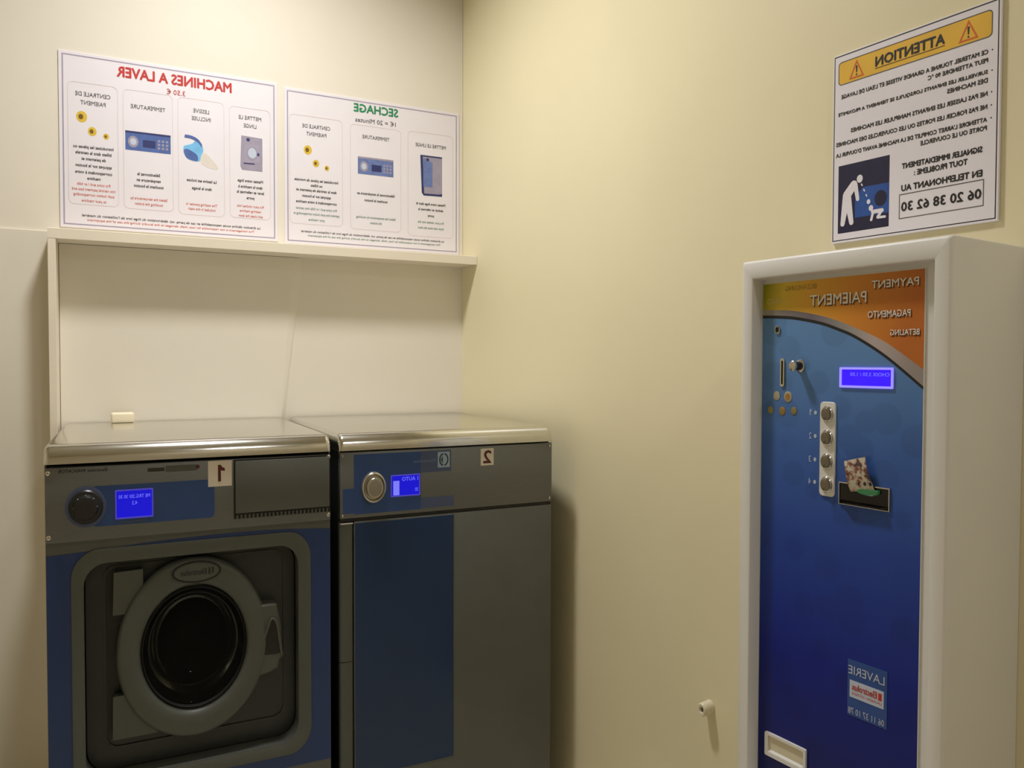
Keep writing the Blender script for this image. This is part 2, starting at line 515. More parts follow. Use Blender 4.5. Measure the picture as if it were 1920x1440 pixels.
# ceiling lamps: one above the machines, a weaker unseen fill added behind the camera
def ceiling_lamp(loc, label, power, spread):
    t = bpy.data.objects.new('ceiling_lamp', None); COL.objects.link(t); t.location = loc
    t['label'] = label; t['category'] = 'lamp'; t['group'] = 'ceiling lamps'
    for prof, m, nm in (([(0.175, 0.075), (0.18, 0.06), (0.18, 0.02), (0.165, 0.01), (0.16, 0.02), (0.16, 0.074)], 'lamp_metal', 'rim'),
                        ([(0.158, 0.03), (0.150, 0.012), (0.10, 0.004), (0.02, 0.001)], 'lamp_glow', 'diffuser')):
        q = MB(); q.lathe(0, 0, prof, 48); q.build(nm, m, t, smooth=40)
    ld = bpy.data.lights.new('lamp_light', 'AREA'); ld.shape = 'DISK'; ld.size = 0.30
    ld.energy = power; ld.color = LAMP_COL; ld.spread = math.radians(spread)
    lo = bpy.data.objects.new('lamp_light', ld); COL.objects.link(lo); lo.parent = t
    lo.location = (0, 0, -0.004)


ceiling_lamp(LAMP, 'round flush ceiling lamp with glowing diffuser above the washer and dryer', LAMP_POWER, LAMP_SPREAD)
ceiling_lamp((0.85, -0.85, LAMP[2]), 'weaker round fill lamp, unseen, added at the far end of the room behind the camera', REAR_FILL_POWER, 160.0)

# ================================================================== shelf over the machines
t = thing('wall_shelf', 'cream built-in shelf board over the two machines with side panel', 'shelf', F_BACK, -0.2125, -EYE)
sd = 0.115
ru = XC + sd * math.tan(WA) - 0.0012
# board outline lies in (u,w); built as a loft over height
mb = MB()
out = [(-0.2122, 0.0), (XC - 0.0015, 0.0), (ru, sd), (-0.2122, sd)]
e = 0.0015
mb.loft([[(p[0], 0.3775, p[1]) for p in out], [(p[0], 0.4095 - e, p[1]) for p in out], [(p[0] + (e if p[0] < 0 else -0.0), 0.4095, p[1] - (e if p[1] > 0 else 0)) for p in out]])
mb.build('shelf_board', 'shelf', t)
mb = MB(); mb.box(-0.2121, -0.1908, -EYE, 0.3773, 0.0, 0.1145, 0.0012)
mb.build('side_panel', 'shelf', t)


# ================================================================== shared machine pieces
def lid(t, u0, u1, vt, vb, depth, front, name='lid'):
    """pressed steel top with rolled front edge and rounded ends"""
    R = 0.036

    def prof(ins):
        top = vt - ins; fr = front - ins * 0.5
        p = [(-depth, vb), (-depth, top)]
        r = R
        for i in range(9):
            a = math.radians(90 - 90 * i / 8)
            p.append((fr - r + r * math.cos(a), top - r * 1.15 + r * 1.15 * math.sin(a)))
        p += [(fr, vb), (fr - 0.004, vb - 0.0), (fr - 0.004, vb + 0.004), (-depth + 0.02, vb + 0.004)]
        return p
    secs = []
    e = 0.014
    steps = [(0.0, 0.012), (0.10, 0.0075), (0.3, 0.0035), (0.6, 0.001), (1.0, 0.0)]
    for f_, ins in steps: secs.append((u0 + e * f_, ins))
    for f_, ins in reversed(steps): secs.append((u1 - e * f_, ins))
    rings = [[(u, q[1], q[0]) for q in prof(ins)] for u, ins in secs]
    mb = MB(); mb.loft(rings)
    return mb.build(name, 'steel_lid', t, smooth=35)


def screw(t, u, v, ww, r=0.0048):
    mb = MB(); mb.lathe(u, v, [(r, ww - 0.002), (r, ww + 0.0008), (r * 0.7, ww + 0.0022), (r * 0.2, ww + 0.0024)], 14, 1.15)
    o = mb.build('screw', 'chrome', t, smooth=40)
    q = MB(); q.box(u - r * 0.7, u + r * 0.7, v - 0.0006, v + 0.0006, ww + 0.0021, ww + 0.0027); q.build('screw_slot', 'black', o)


VS = 1.22

# ================================================================== washing machine
t = thing('washing_machine', 'blue and grey front-loading washing machine with round glass door, sticker number one', 'washing machine', F_MACH, 0.161, -EYE)
W0, W1 = -0.176, 0.4995
mb = MB()
# carcass with an opening for the door recess
oi = rrect(-0.098, 0.4126, -1.030, -0.4925, 0.05, 6, 0.055)
oo = []
for (p, q) in oi: oo.append((p, q))
# outer rectangle sampled to the same count as the opening
N = len(oi)
sq = []
for i, (p, q) in enumerate(oi):
    seg = i // (N // 4)
    k = (i % (N // 4)) / (N // 4 - 1)
    c0 = [(W1, -1.34), (W1, -0.436), (W0, -0.436), (W0, -1.34)]
    sq.append(c0[seg])
mb.ring(sq, oi, -0.03, 0.0)
mb.box(W0, W0 + 0.004, -1.34, -0.2445, -0.69, -0.0005)
mb.box(W1 - 0.004, W1, -1.34, -0.2445, -0.69, -0.0005)
mb.box(W0, W1, -1.34, -0.2445, -0.694, -0.69)
mb.box(W0 + 0.004, W1 - 0.004, -1.34, -1.336, -0.69, -0.001)
mb.build('body', 'grey_paint', t)
mb = MB(); mb.box(W0 + 0.01, W1 - 0.01, -EYE, -1.34, -0.66, -0.03); mb.build('plinth', 'black', t)
lid(t, -0.178, 0.5005, -0.1984, -0.2441, 0.735, 0.012)
# control panel
mb = MB(); mb.box(W0, 0.4995, -0.4335, -0.2525, -0.03, 0.006, 0.003); cp = mb.build('control_panel', 'steel_panel', t, smooth=30)
mb = MB(); mb.box(W0 + 0.001, 0.4985, -0.439, -0.431, -0.02, 0.0035, 0.001); mb.build('panel_lip', 'grey_plastic', cp)
Z = 0.006
mb = MB(); mb.prism(rrect(-0.0790, 0.2007, -0.4005, -0.3018, 0.012, 6), Z - 0.001, Z + 0.0006); mb.build('blue_overlay', 'blue_overlay', cp)
# programme knob
mb = MB(); mb.lathe(-0.0902, -0.350, [(0.0440, Z), (0.0440, Z + 0.003), (0.0385, Z + 0.004)], 40, 1.13, cap1=True)
k = mb.build('programme_knob', 'blue_band', cp, smooth=35)
mb = MB(); mb.lathe(-0.0902, -0.350, [(0.0368, Z + 0.003), (0.0368, Z + 0.008), (0.034, Z + 0.012), (0.0275, Z + 0.013), (0.0255, Z + 0.024), (0.0235, Z + 0.028), (0.018, Z + 0.029), (0.008, Z + 0.0285)], 40, 1.13)
mb.build('knob_cap', 'knob_black', k, smooth=35)
mb = MB()
for i in range(8):
    a = 2 * math.pi * i / 8
    mb.mark(); mb.lathe(-0.0902 + 0.0235 * math.cos(a), -0.350 + 0.0235 * 1.13 * math.sin(a), [(0.0045, Z + 0.012), (0.0045, Z + 0.025), (0.003, Z + 0.0268)], 10, 1.1)
mb.build('knob_grip', 'knob_black', k, smooth=35)
# display
mb = MB(); mb.ring(rrect(-0.0275, 0.0572, -0.3862, -0.3142, 0.002, 2), rrect(-0.0245, 0.0542, -0.3828, -0.3176, 0.0015, 2), Z, Z + 0.0025)
d = mb.build('display', 'screen_rim', cp)
mb = MB(); mb.box(-0.0245, 0.0542, -0.3828, -0.3176, Z - 0.001, Z + 0.0008); mb.build('screen', 'screen', d)
mb = MB(); text_fit(mb, 'ME TRG.:20/ 30 30', -0.0195, 0.050, -0.336, -0.3275, Z + 0.0014); text_fit(mb, '4.2', 0.0095, 0.0215, -0.3525, -0.3435, Z + 0.0014); mb.build('screen_lettering', 'screen_text', d)
mb = MB(); mb.mark(); mb.box(-0.0175, 0.0085, -0.3955, -0.3932, Z, Z + 0.0011); mb.mark(); mb.box(0.0165, 0.0425, -0.3940, -0.3917, Z, Z + 0.0011); mb.mark(); mb.prism(ell(0.0125, -0.3938, 0.0022, 0.0026, 12), Z, Z + 0.0011)
mb.build('marking_dash', 'grey_plastic', cp)
# number sticker
mb = MB(); mb.box(0.1854, 0.2431, -0.3210, -0.2550, Z, Z + 0.0012); s_ = mb.build('number_sticker', 'sticker', cp)
mb = MB(); one(mb, 0.2095, 0.2260, -0.3085, -0.2655, Z + 0.0010, Z + 0.0018); mb.build('sticker_numeral', 'brown_ink', s_)
mb = MB(); mb.box(0.0860, 0.1590, -0.2765, -0.2610, Z, Z + 0.0009); mb.build('name_plate', 'grey_plastic', cp)
mb = MB(); mb.box(0.0450, 0.0837, -0.2738, -0.2648, Z, Z + 0.0009); mb.build('rating_plate', 'grey_dark', cp)
mb = MB(); mb.lathe(0.1612, -0.2672, [(0.0042, Z), (0.0042, Z + 0.001), (0.003, Z + 0.003), (0.001, Z + 0.0036)], 16, VS); mb.build('indicator_lamp', 'brown_ink', cp, smooth=40)
mb = MB(); text_fit(mb, 'Electrolux WASCATOR', -0.148, -0.0439, -0.2655, -0.2578, Z + 0.0006, bold=0.02, slant=-0.0008); mb.build('brand_lettering', 'black_ink', cp)
# detergent drawer
mb = MB(); mb.box(0.2475, 0.4985, -0.4095, -0.2545, 0.004, Z + 0.0006); mb.build('drawer_gap', 'black', cp)
mb = MB(); mb.box(0.2512, 0.4955, -0.3945, -0.2575, Z - 0.002, Z + 0.0065, 0.002); dr = mb.build('detergent_drawer', 'grey_paint', cp, smooth=30)
mb = MB()
for i in range(24):
    u = 0.2530 + i * 0.01015
    mb.box(u, u + 0.0050, -0.4090, -0.3985, Z - 0.001, Z + 0.0052, 0.0007)
mb.build('vent_comb', 'grey_plastic', dr)['kind'] = 'stuff'
for (u, v) in ((-0.1690, -0.2650), (-0.1690, -0.4185), (0.4945, -0.2585), (0.4935, -0.4180)): screw(cp, u, v, Z)
# blue front plate with arched upper edge
top = curve([(0.4985, -0.4575), (0.3886, -0.4495), (0.279, -0.4458), (0.154, -0.4475), (0.0355, -0.4517), (-0.077, -0.4597), (-0.175, -0.4640)], 6)
fo = rrect(-0.1240, 0.4450, -1.062, -0.4560, 0.062, 10, 0.072)
n = len(fo)
# outer outline with the same number of points: walk around the plate by angle
outl = [(0.4985, -1.098)] + top + [(-0.175, -1.098)]


def ray_out(p, c=(0.1605, -0.759)):
    dx, dy = p[0] - c[0], p[1] - c[1]
    best = None
    L = len(outl)
    for i in range(L):
        a = outl[i]; b = outl[(i + 1) % L]
        ex, ey = b[0] - a[0], b[1] - a[1]
        den = dx * ey - dy * ex
        if abs(den) < 1e-12: continue
        tt = ((a[0] - c[0]) * ey - (a[1] - c[1]) * ex) / den
        ss = ((a[0] - c[0]) * dy - (a[1] - c[1]) * dx) / den
        if tt > 0 and -1e-9 <= ss <= 1 + 1e-9 and (best is None or tt < best): best = tt
    return (c[0] + dx * best, c[1] + dy * best)


def dense(p, k=3):
    o = []
    for i in range(len(p)):
        a = p[i]; b = p[(i + 1) % len(p)]
        L = math.hypot(b[0] - a[0], b[1] - a[1]); kk = max(1, int(L / 0.03))
        for j in range(kk): o.append((a[0] + (b[0] - a[0]) * j / kk, a[1] + (b[1] - a[1]) * j / kk))
    return o


fod = dense(fo)
pl = [ray_out(p) for p in fod]
# snap the outline corners
for c in ((0.4985, -0.4575), (0.4985, -1.098), (-0.175, -1.098), (-0.175, -0.4640)):
    i = min(range(len(pl)), key=lambda k: (pl[k][0] - c[0]) ** 2 + (pl[k][1] - c[1]) ** 2); pl[i] = c
mb = MB(); mb.ring(pl, fod, -0.0005, 0.0016)
mb.build('front_plate', 'blue_enamel', t)
# rounded bezel around the door recess
fi = rrect(-0.1000, 0.4140, -1.032, -0.4912, 0.05, 10, 0.058)
mb = MB()
n = len(fo)
mid = [((a[0] * 0.5 + b[0] * 0.5), (a[1] * 0.5 + b[1] * 0.5)) for a, b in zip(fo, fi)]
mb.loft([[(p[0], p[1], 0.0) for p in fo], [(p[0], p[1], 0.006) for p in fo], [(p[0], p[1], 0.0065) for p in mid], [(p[0], p[1], 0.001) for p in fi], [(p[0], p[1], -0.055) for p in fi]], cap0=False, cap1=False)
bz = mb.build('door_bezel', 'grey_plastic', t, smooth=35)
mb = MB(); ii = rrect(-0.0965, 0.4110, -1.0285, -0.4945, 0.048, 10, 0.056)
hole = [(0.1525 + 0.150 * math.cos(x), -0.735 + 0.185 * math.sin(x)) for x in []]
# recess floor is a plate with the drum mouth cut out
cu0, cv0 = 0.1525, -0.736
mouth = []
iid = dense(ii)
for p in iid:
    a = math.atan2((p[1] - cv0) / VS, p[0] - cu0); mouth.append((cu0 + 0.148 * math.cos(a), cv0 + 0.148 * VS * math.sin(a)))
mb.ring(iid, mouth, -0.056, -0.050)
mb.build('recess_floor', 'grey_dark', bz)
# step in the recess floor behind the hinges
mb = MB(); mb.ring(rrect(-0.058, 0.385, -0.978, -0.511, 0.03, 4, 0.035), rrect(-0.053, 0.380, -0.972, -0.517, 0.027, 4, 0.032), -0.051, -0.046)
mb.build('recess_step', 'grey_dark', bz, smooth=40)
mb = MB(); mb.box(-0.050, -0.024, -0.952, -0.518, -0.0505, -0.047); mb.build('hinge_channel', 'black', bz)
# drum behind the glass
mb = MB()
prof = []
for i in range(9):
    a = math.radians(90 * i / 8)
    prof.append((0.165 * math.cos(a) if i < 8 else 0.002, -0.075 - 0.26 * math.sin(a)))
mb.lathe(cu0, cv0, [(0.147, -0.050), (0.147, -0.068), (0.165, -0.075)] + prof[1:], 48, VS, cap0=False, cap1=True)
dm = mb.build('drum', 'drum', t, smooth=40)
for i in range(3):
    a = math.radians(100 + 120 * i)
    mb = MB(); p0 = Vector((cu0 + 0.155 * math.cos(a), cv0 + 0.155 * VS * math.sin(a), -0.08)); p1 = Vector((cu0 + 0.10 * math.cos(a + 0.25), cv0 + 0.10 * VS * math.sin(a + 0.25), -0.27))
    mb.tube([tuple(p0), tuple(p0.lerp(p1, 0.3)), tuple(p0.lerp(p1, 0.7)), tuple(p1)], [0.012, 0.02, 0.02, 0.01], 10)
    mb.build('drum_lifter', 'knob_silver', dm, smooth=50)
mb = MB(); mb.tube([(cu0 + 0.112 * math.cos(x * math.pi / 30), cv0 - 0.004 + 0.112 * VS * math.sin(x * math.pi / 30), -0.125) for x in range(61)], 0.0028, 8); mb.build('gasket_bead', 'knob_silver', dm, smooth=60)
# door: broad ring, glass bowl, seal, hinges, latch
A = 0.180
mb = MB(); mb.lathe(cu0, cv0, [(0.174, -0.046), (0.181, -0.040), (0.183, -0.026), (0.1815, -0.013), (0.177, -0.006), (0.170, -0.0025), (0.150, -0.001), (0.137, -0.0015), (0.131, -0.006), (0.1275, -0.014), (0.1265, -0.030), (0.130, -0.046)], 72, 1.275, cap0=False, cap1=False)
door = mb.build('door', 'grey_plastic', t, smooth=50)
mb = MB(); mb.lathe(cu0, cv0, [(0.1275, -0.016), (0.1245, -0.012), (0.1215, -0.018), (0.1215, -0.03)], 64, 1.25, cap0=False, cap1=False); mb.build('glass_seal', 'rubber', door, smooth=60)
mb = MB(); mb.lathe(cu0, cv0, [(0.1225, -0.022), (0.112, -0.028), (0.105, -0.045), (0.098, -0.075), (0.085, -0.100), (0.06, -0.112), (0.02, -0.115)], 64, 1.25, cap0=False, cap1=True); mb.build('door_glass', 'glass', door, smooth=70)
mb = MB(); mb.lathe(cu0, cv0, [(0.1225, -0.0215), (0.09, -0.0185), (0.05, -0.0165), (0.01, -0.016)], 64, 1.25, cap0=False, cap1=True); mb.build('door_cover_glass', 'glass', door, smooth=70)
mb = MB(); mb.prism([(0.03, -0.6276), (0.03, -0.5240), (-0.030, -0.5265), (-0.033, -0.6276)][::-1], -0.048, -0.018, ch=0.004); mb.build('hinge', 'grey_plastic', door)
mb = MB(); mb.prism([(0.06, -0.9408), (0.02, -0.8369), (-0.0345, -0.8369), (-0.0360, -0.9408)][::-1], -0.048, -0.018, ch=0.004); mb.build('hinge', 'grey_plastic', door)
mb = MB(); mb.prism(curve([(0.285, -0.836), (0.320, -0.8385), (0.352, -0.829), (0.3615, -0.822), (0.365, -0.803), (0.375, -0.792), (0.371, -0.775), (0.367, -0.705), (0.3595, -0.660), (0.355, -0.6495), (0.330, -0.6475), (0.285, -0.650)], 3), -0.048, -0.006, ch=0.005)
la = mb.build('latch', 'grey_plastic', door, smooth=40)
mb = MB(); hp = curve([(0.2935, -0.7685), (0.312, -0.752), (0.326, -0.731), (0.334, -0.705), (0.340, -0.690), (0.350, -0.692), (0.357, -0.712), (0.362, -0.750), (0.3665, -0.782), (0.330, -0.7835), (0.2935, -0.776)], 3)
mb.prism(hp, -0.0065, -0.0052); mb.build('latch_scoop', 'black', la)
mb = MB(); mb.tube([(p[0], p[1], -0.004) for p in curve([(0.290, -0.768), (0.311, -0.753), (0.326, -0.731), (0.335, -0.704), (0.3415, -0.689), (0.351, -0.691), (0.358, -0.711), (0.3635, -0.750), (0.3685, -0.788)], 5)], 0.0032, 8); mb.build('latch_rim', 'grey_plastic', la, smooth=60)
# oval badge
mb = MB(); mb.prism(ell(0.1570, -0.5375, 0.0575, 0.0265, 40), -0.010, 0.0045, ch=0.001); bd = mb.build('badge', 'grey_plastic', door, smooth=30)
mb = MB(); mb.ring(ell(0.1570, -0.5375, 0.0585, 0.0275, 40), ell(0.1570, -0.5375, 0.0540, 0.0235, 40), 0.0, 0.0055); mb.build('badge_rim', 'black', bd)
mb = MB(); text_fit(mb, 'Electrolux', 0.1180, 0.1800, -0.5445, -0.5300, 0.0052, bold=0.02)
mb.mark(); mb.box(0.1850, 0.1895, -0.5465, -0.5285, 0.0045, 0.0052); mb.box(0.1930, 0.1975, -0.5435, -0.5285, 0.0045, 0.0052)
mb.build('badge_lettering', 'black_ink', bd)

# ================================================================== tumble dryer
t = thing('tumble_dryer', 'grey tumble dryer with dark blue door film and silver knob, sticker number two', 'dryer', F_MACH, 0.859, -EYE)
D0, D1 = 0.5255, 1.1935
mb = MB(); mb.box(D0, D1, -1.34, -0.2445, -0.69, -0.012, 0.002); mb.build('body', 'grey_dark', t)
mb = MB(); mb.box(D0 + 0.01, D1 - 0.01, -EYE, -1.34, -0.66, -0.03); mb.build('plinth', 'black', t)
lid(t, 0.5220, 1.1935, -0.1984, -0.2450, 0.735, 0.012)
mb = MB(); mb.box(D0, D1 + 0.0015, -0.4345, -0.2500, -0.014, 0.006, 0.003); cp = mb.build('control_panel', 'steel_panel', t, smooth=30)
mb = MB(); mb.box(D0 + 0.001, D1 - 0.001, -0.4435, -0.4335, -0.013, 0.001); mb.build('panel_gap', 'black', t)
mb = MB(); mb.mark(); mb.box(0.5645, 0.7605, -0.4245, -0.2570, Z - 0.001, Z + 0.0006)
mb.mark(); mb.box(0.5335, 0.5645, -0.4205, -0.3514, Z - 0.001, Z + 0.0006); mb.build('blue_overlay', 'blue_overlay', cp)
mb = MB(); mb.mark(); mb.box(0.7606, 0.8550, -0.3185, -0.2565, Z - 0.001, Z + 0.0006); mb.mark(); mb.box(0.7606, 0.8640, -0.4225, -0.3920, Z - 0.001, Z + 0.0006); mb.build('pale_overlay', 'blue_band', cp)
mb = MB(); mb.lathe(0.6194, -0.3508, [(0.0360, Z), (0.0350, Z + 0.010), (0.0338, Z + 0.0135), (0.0310, Z + 0.0150), (0.0285, Z + 0.0125), (0.0275, Z + 0.006)], 48, 1.25)
k = mb.build('programme_knob', 'knob_silver', cp, smooth=45)
mb = MB(); mb.lathe(0.6206, -0.3512, [(0.0248, Z + 0.006), (0.0244, Z + 0.017), (0.0225, Z + 0.0195), (0.0195, Z + 0.0195)], 48, 1.22); mb.build('knob_cap', 'knob_silver', k, smooth=45)
mb = MB(); mb.lathe(0.6206, -0.3512, [(0.0195, Z + 0.018), (0.019, Z + 0.0201), (0.006, Z + 0.0206)], 40, 1.22); mb.build('knob_face', 'knob_cap', k, smooth=45)
mb = MB(); mb.ring(rrect(0.6705, 0.7580, -0.3835, -0.3205, 0.002, 2), rrect(0.6735, 0.7550, -0.3800, -0.3238, 0.0015, 2), Z, Z + 0.0025); d = mb.build('display', 'screen_rim', cp)
mb = MB(); mb.box(0.6735, 0.7550, -0.3800, -0.3238, Z - 0.001, Z + 0.0008); mb.build('screen', 'screen', d)
mb = MB(); text_fit(mb, '1 AUTO', 0.7040, 0.7520, -0.3390, -0.3280, Z + 0.0014); text_fit(mb, '20', 0.7430, 0.7525, -0.3700, -0.3605, Z + 0.0014); mb.mark(); mb.box(0.6780, 0.6960, -0.379, -0.338, Z, Z + 0.0012); mb.build('screen_lettering', 'screen_text', d)
mb = MB(); mb.box(0.8128, 0.8501, -0.3070, -0.2615, Z, Z + 0.0011); lg = mb.build('emblem', 'logo_pale', cp)
mb = MB()
for s in (-1, 1):
    pts = [(0.8315 + s * (0.0035 + 0), -0.2842)]
    oa = [(0.8315 + s * 0.0020 + s * 0.0125 * math.sin(math.radians(q)), -0.2842 + 0.0185 * math.cos(math.radians(q))) for q in range(0, 181, 15)]
    ia = [(0.8315 + s * 0.0020 + s * 0.0085 * math.sin(math.radians(q)), -0.2842 + 0.0140 * math.cos(math.radians(q))) for q in range(180, -1, -15)]
    mb.prism(oa + ia if s < 0 else (oa + ia)[::-1], Z, Z + 0.0016)
mb.prism([(0.8285, -0.2960), (0.8285, -0.2725), (0.8225, -0.2842)][::-1], Z, Z + 0.0016)
mb.build('emblem_ring', 'logo_dark', lg)
mb = MB(); text_fit(mb, 'Electrolux', 0.7380, 0.8050, -0.2895, -0.2800, Z + 0.0012); mb.build('brand_lettering', 'text_pale', cp)
mb = MB(); text_fit(mb, '20:30', 0.598, 0.622, -0.2865, -0.2785, Z + 0.0011); mb.build('scale_lettering', 'blue_band', cp)
mb = MB(); mb.box(0.9500, 0.9925, -0.3090, -0.2582, Z, Z + 0.0012); s_ = mb.build('number_sticker', 'sticker', cp)
mb = MB(); text_fit(mb, '2', 0.9585, 0.9840, -0.3015, -0.2645, Z + 0.0018, bold=0.03); mb.build('sticker_numeral', 'brown_ink', s_)
for (u, v) in ((0.5330, -0.2600), (0.5330, -0.4275), (1.1860, -0.2600), (1.1860, -0.4240)): screw(cp, u, v, Z, 0.0038)
# door with grip strip and film
mb = MB(); mb.box(0.5640, D1, -1.300, -0.4440, -0.012, 0.006, 0.003); door = mb.build('door', 'grey_paint', t, smooth=30)
mb = MB()


def strip(v0, v1):
    q = MB()
    n = 8
    pr = []
    for i in range(n + 1):
        a = math.pi * i / n
        pr.append((0.5432 + 0.0182 * math.cos(a), 0.002 + 0.008 * math.sin(a)))
    pr += [(0.525, -0.012), (0.5614, -0.012)]
    q.loft([[(p[0], v0, p[1]) for p in pr], [(p[0], v1, p[1]) for p in pr]])
    return q


strip(-0.8340, -0.4500).build('grip_strip', 'grey_plastic', door, smooth=50)
strip(-1.2980, -0.8360).build('grip_strip', 'grey_plastic', door, smooth=50)
mb = MB(); mb.box(0.5255, 0.5612, -0.4495, -0.4455, -0.01, 0.011, 0.0015); mb.build('grip_cap', 'knob_silver', door)
mb = MB(); mb.box(0.5672, 0.8615, -1.170, -0.4490, 0.005, 0.0072, 0.0006); mb.build('blue_film', 'blue_film', door)
mb = MB(); mb.box(0.8618, 0.8650, -1.172, -0.4470, 0.005, 0.0080, 0.0006); mb.build('film_edge', 'grey_plastic', door)
mb = MB(); mb.box(0.5672, 0.8650, -1.176, -1.1705, 0.005, 0.0080, 0.0006); mb.build('film_edge', 'grey_plastic', door)

# ================================================================== bar of soap on the washer lid
mb = MB(); mb.box(-0.036, 0.032, 0.0, 0.0330, -0.019, 0.019, 0.007, seg=4)
o = mb.build('soap_bar', 'soap', smooth=50)
o.matrix_world = frame((-0.0105, 2.835, EYE - 0.1982), (1, 0, 0), (0, -1, 0)) @ Matrix.Rotation(math.radians(4), 4, 'Y')
tag(o, 'small cream bar of soap lying on the steel lid of the washer', 'soap')


# ================================================================== instruction signs on the back wall
def coin_print(t, items, w0):
    for (u, v, r) in items:
        mb = MB(); mb.prism(ell(u, v, r, r * 1.15, 20), w0, w0 + 0.0003, 0)
        mb.prism(ell(u - r * 0.15, v, r * 0.45, r * 0.55, 14), w0 + 0.0002, w0 + 0.0006, 1)
        mb.build('coin_picture', ['coin_gold', 'coin_dark'], t)


def control_picture(t, u0, u1, v0, v1, w0, light):
    mb = MB(); mb.prism([(u0, v0), (u1, v0), (u1, v1), (u0, v1)], w0, w0 + 0.0003, 0)
    W = u1 - u0; H = v1 - v0
    mb.prism(ell(u0 + 0.17 * W, v0 + 0.45 * H, 0.115 * W, 0.30 * H, 24), w0, w0 + 0.0006, 1)
    mb.prism(ell(u0 + 0.17 * W, v0 + 0.45 * H, 0.07 * W, 0.18 * H, 24), w0, w0 + 0.0009, 3)
    mb.prism(rrect(u0 + 0.38 * W, u0 + 0.66 * W, v0 + 0.22 * H, v0 + 0.60 * H, 0.001, 2), w0, w0 + 0.0006, 2)
    for i in range(3):
        for j in range(3):
            a = u0 + (0.71 + 0.09 * i) * W; b = v0 + (0.18 + 0.19 * j) * H
            mb.prism([(a, b), (a + 0.055 * W, b), (a + 0.055 * W, b + 0.12 * H), (a, b + 0.12 * H)], w0, w0 + 0.0006, 1)
    mb.prism([(u0, v1 - 0.1 * H), (u1, v1 - 0.1 * H), (u1, v1), (u0, v1)], w0, w0 + 0.0006, 4)
    mb.build('control_panel_picture', ['sign_blue' if not light else 'sign_blue_pale', 'picture_grey', 'picture_dark', 'label_pale', 'picture_grey' if light else 'picture_dark'], t)


def sign_base(name, label, u0, u1, v0, v1):
    t = thing(name, label, 'sign', F_BACK, u0, v0)
    mb = MB(); mb.box(u0, u1, v0, v1, 0.0005, 0.0045, 0.0008); b = mb.build('board', 'paper', t)
    mb = MB(); o_ = 0.0095
    mb.ring([(u0 + o_, v0 + o_), (u1 - o_, v0 + o_), (u1 - o_, v1 - o_), (u0 + o_, v1 - o_)],
            [(u0 + o_ + 0.004, v0 + o_ + 0.004), (u1 - o_ - 0.004, v0 + o_ + 0.004), (u1 - o_ - 0.004, v1 - o_ - 0.004), (u0 + o_ + 0.004, v1 - o_ - 0.004)], 0.0045, 0.0048)
    mb.build('border_line', 'lavender_ink', t)
    return t


PW = 0.0046


def column(t, u0, u1, v0, v1, title, body, small, ink):
    mb = MB(); mb.ring(rrect(u0, u1, v0, v1, 0.016, 5), rrect(u0 + 0.0016, u1 - 0.0016, v0 + 0.0016, v1 - 0.0016, 0.0146, 5), PW, PW + 0.0003)
    mb.build('column_frame', 'pink_ink', t)
    cu = (u0 + u1) / 2; mw = (u1 - u0) * 0.86
    mb = MB()
    for s, v in title: text_mid(mb, s, cu, v, 0.0135, PW + 0.0003, bold=0.006, maxw=mw)
    for s, v in body: text_mid(mb, s, cu, v, 0.0098, PW + 0.0003, bold=0.035, maxw=mw)
    mb.build('column_lettering', 'grey_ink', t)
    mb = MB()
    for s, v in small: text_mid(mb, s, cu, v, 0.0090, PW + 0.0003, bold=0.006, maxw=mw)
    mb.build('small_lettering', ink, t)


t = sign_base('instruction_sign', 'white wash instruction sign with red heading MACHINES A LAVER and four columns', -0.1845, 0.4905, 0.4300, 0.9905)
mb = MB(); text_fit(mb, 'MACHINES A LAVER', -0.0177, 0.3358, 0.9318, 0.9648, PW + 0.0003, bold=0.045); mb.build('heading_lettering', 'red_ink', t)
mb = MB(); text_fit(mb, '3.50 €', 0.1305, 0.1880, 0.8975, 0.9150, PW + 0.0003, bold=0.004); mb.build('price_lettering', 'red_ink', t)
column(t, -0.1600, -0.0160, 0.5060, 0.8960, [('CENTRALE DE', 0.8600), ('PAIEMENT', 0.8330)],
       [('Introduisez les pièces ou', 0.692), ('billets dans la centrale', 0.673), ('de paiement et', 0.654), ('appuyez sur le bouton', 0.6325), ('correspondant à votre', 0.611), ('machine', 0.592)],
       [('Put coins and / or bills', 0.5727), ('into central payment box and', 0.556), ('push button corresponding', 0.539), ('to your machine', 0.520)], 'orange_ink')
coin_print(t, [(-0.1207, 0.7865, 0.0155), (-0.0911, 0.7429, 0.0125), (-0.0515, 0.7317, 0.0085)], PW)
column(t, -0.0015, 0.1485, 0.5050, 0.8946, [('TEMPERATURE', 0.8420)], [('Sélectionnez la', 0.6225), ('température en', 0.603), ('touchant le bouton', 0.5833)], [('Select the temperature by', 0.5417), ('touching the button', 0.5245)], 'orange_ink')
control_picture(t, 0.0045, 0.1413, 0.6975, 0.7600, PW, False)
column(t, 0.1640, 0.3120, 0.5005, 0.8936, [('LESSIVE', 0.8550), ('INCLUSE', 0.8290)], [('La lessive est incluse', 0.619), ('dans le lavage', 0.593)], [('The washing powder is', 0.538), ('included in the wash', 0.522)], 'orange_ink')
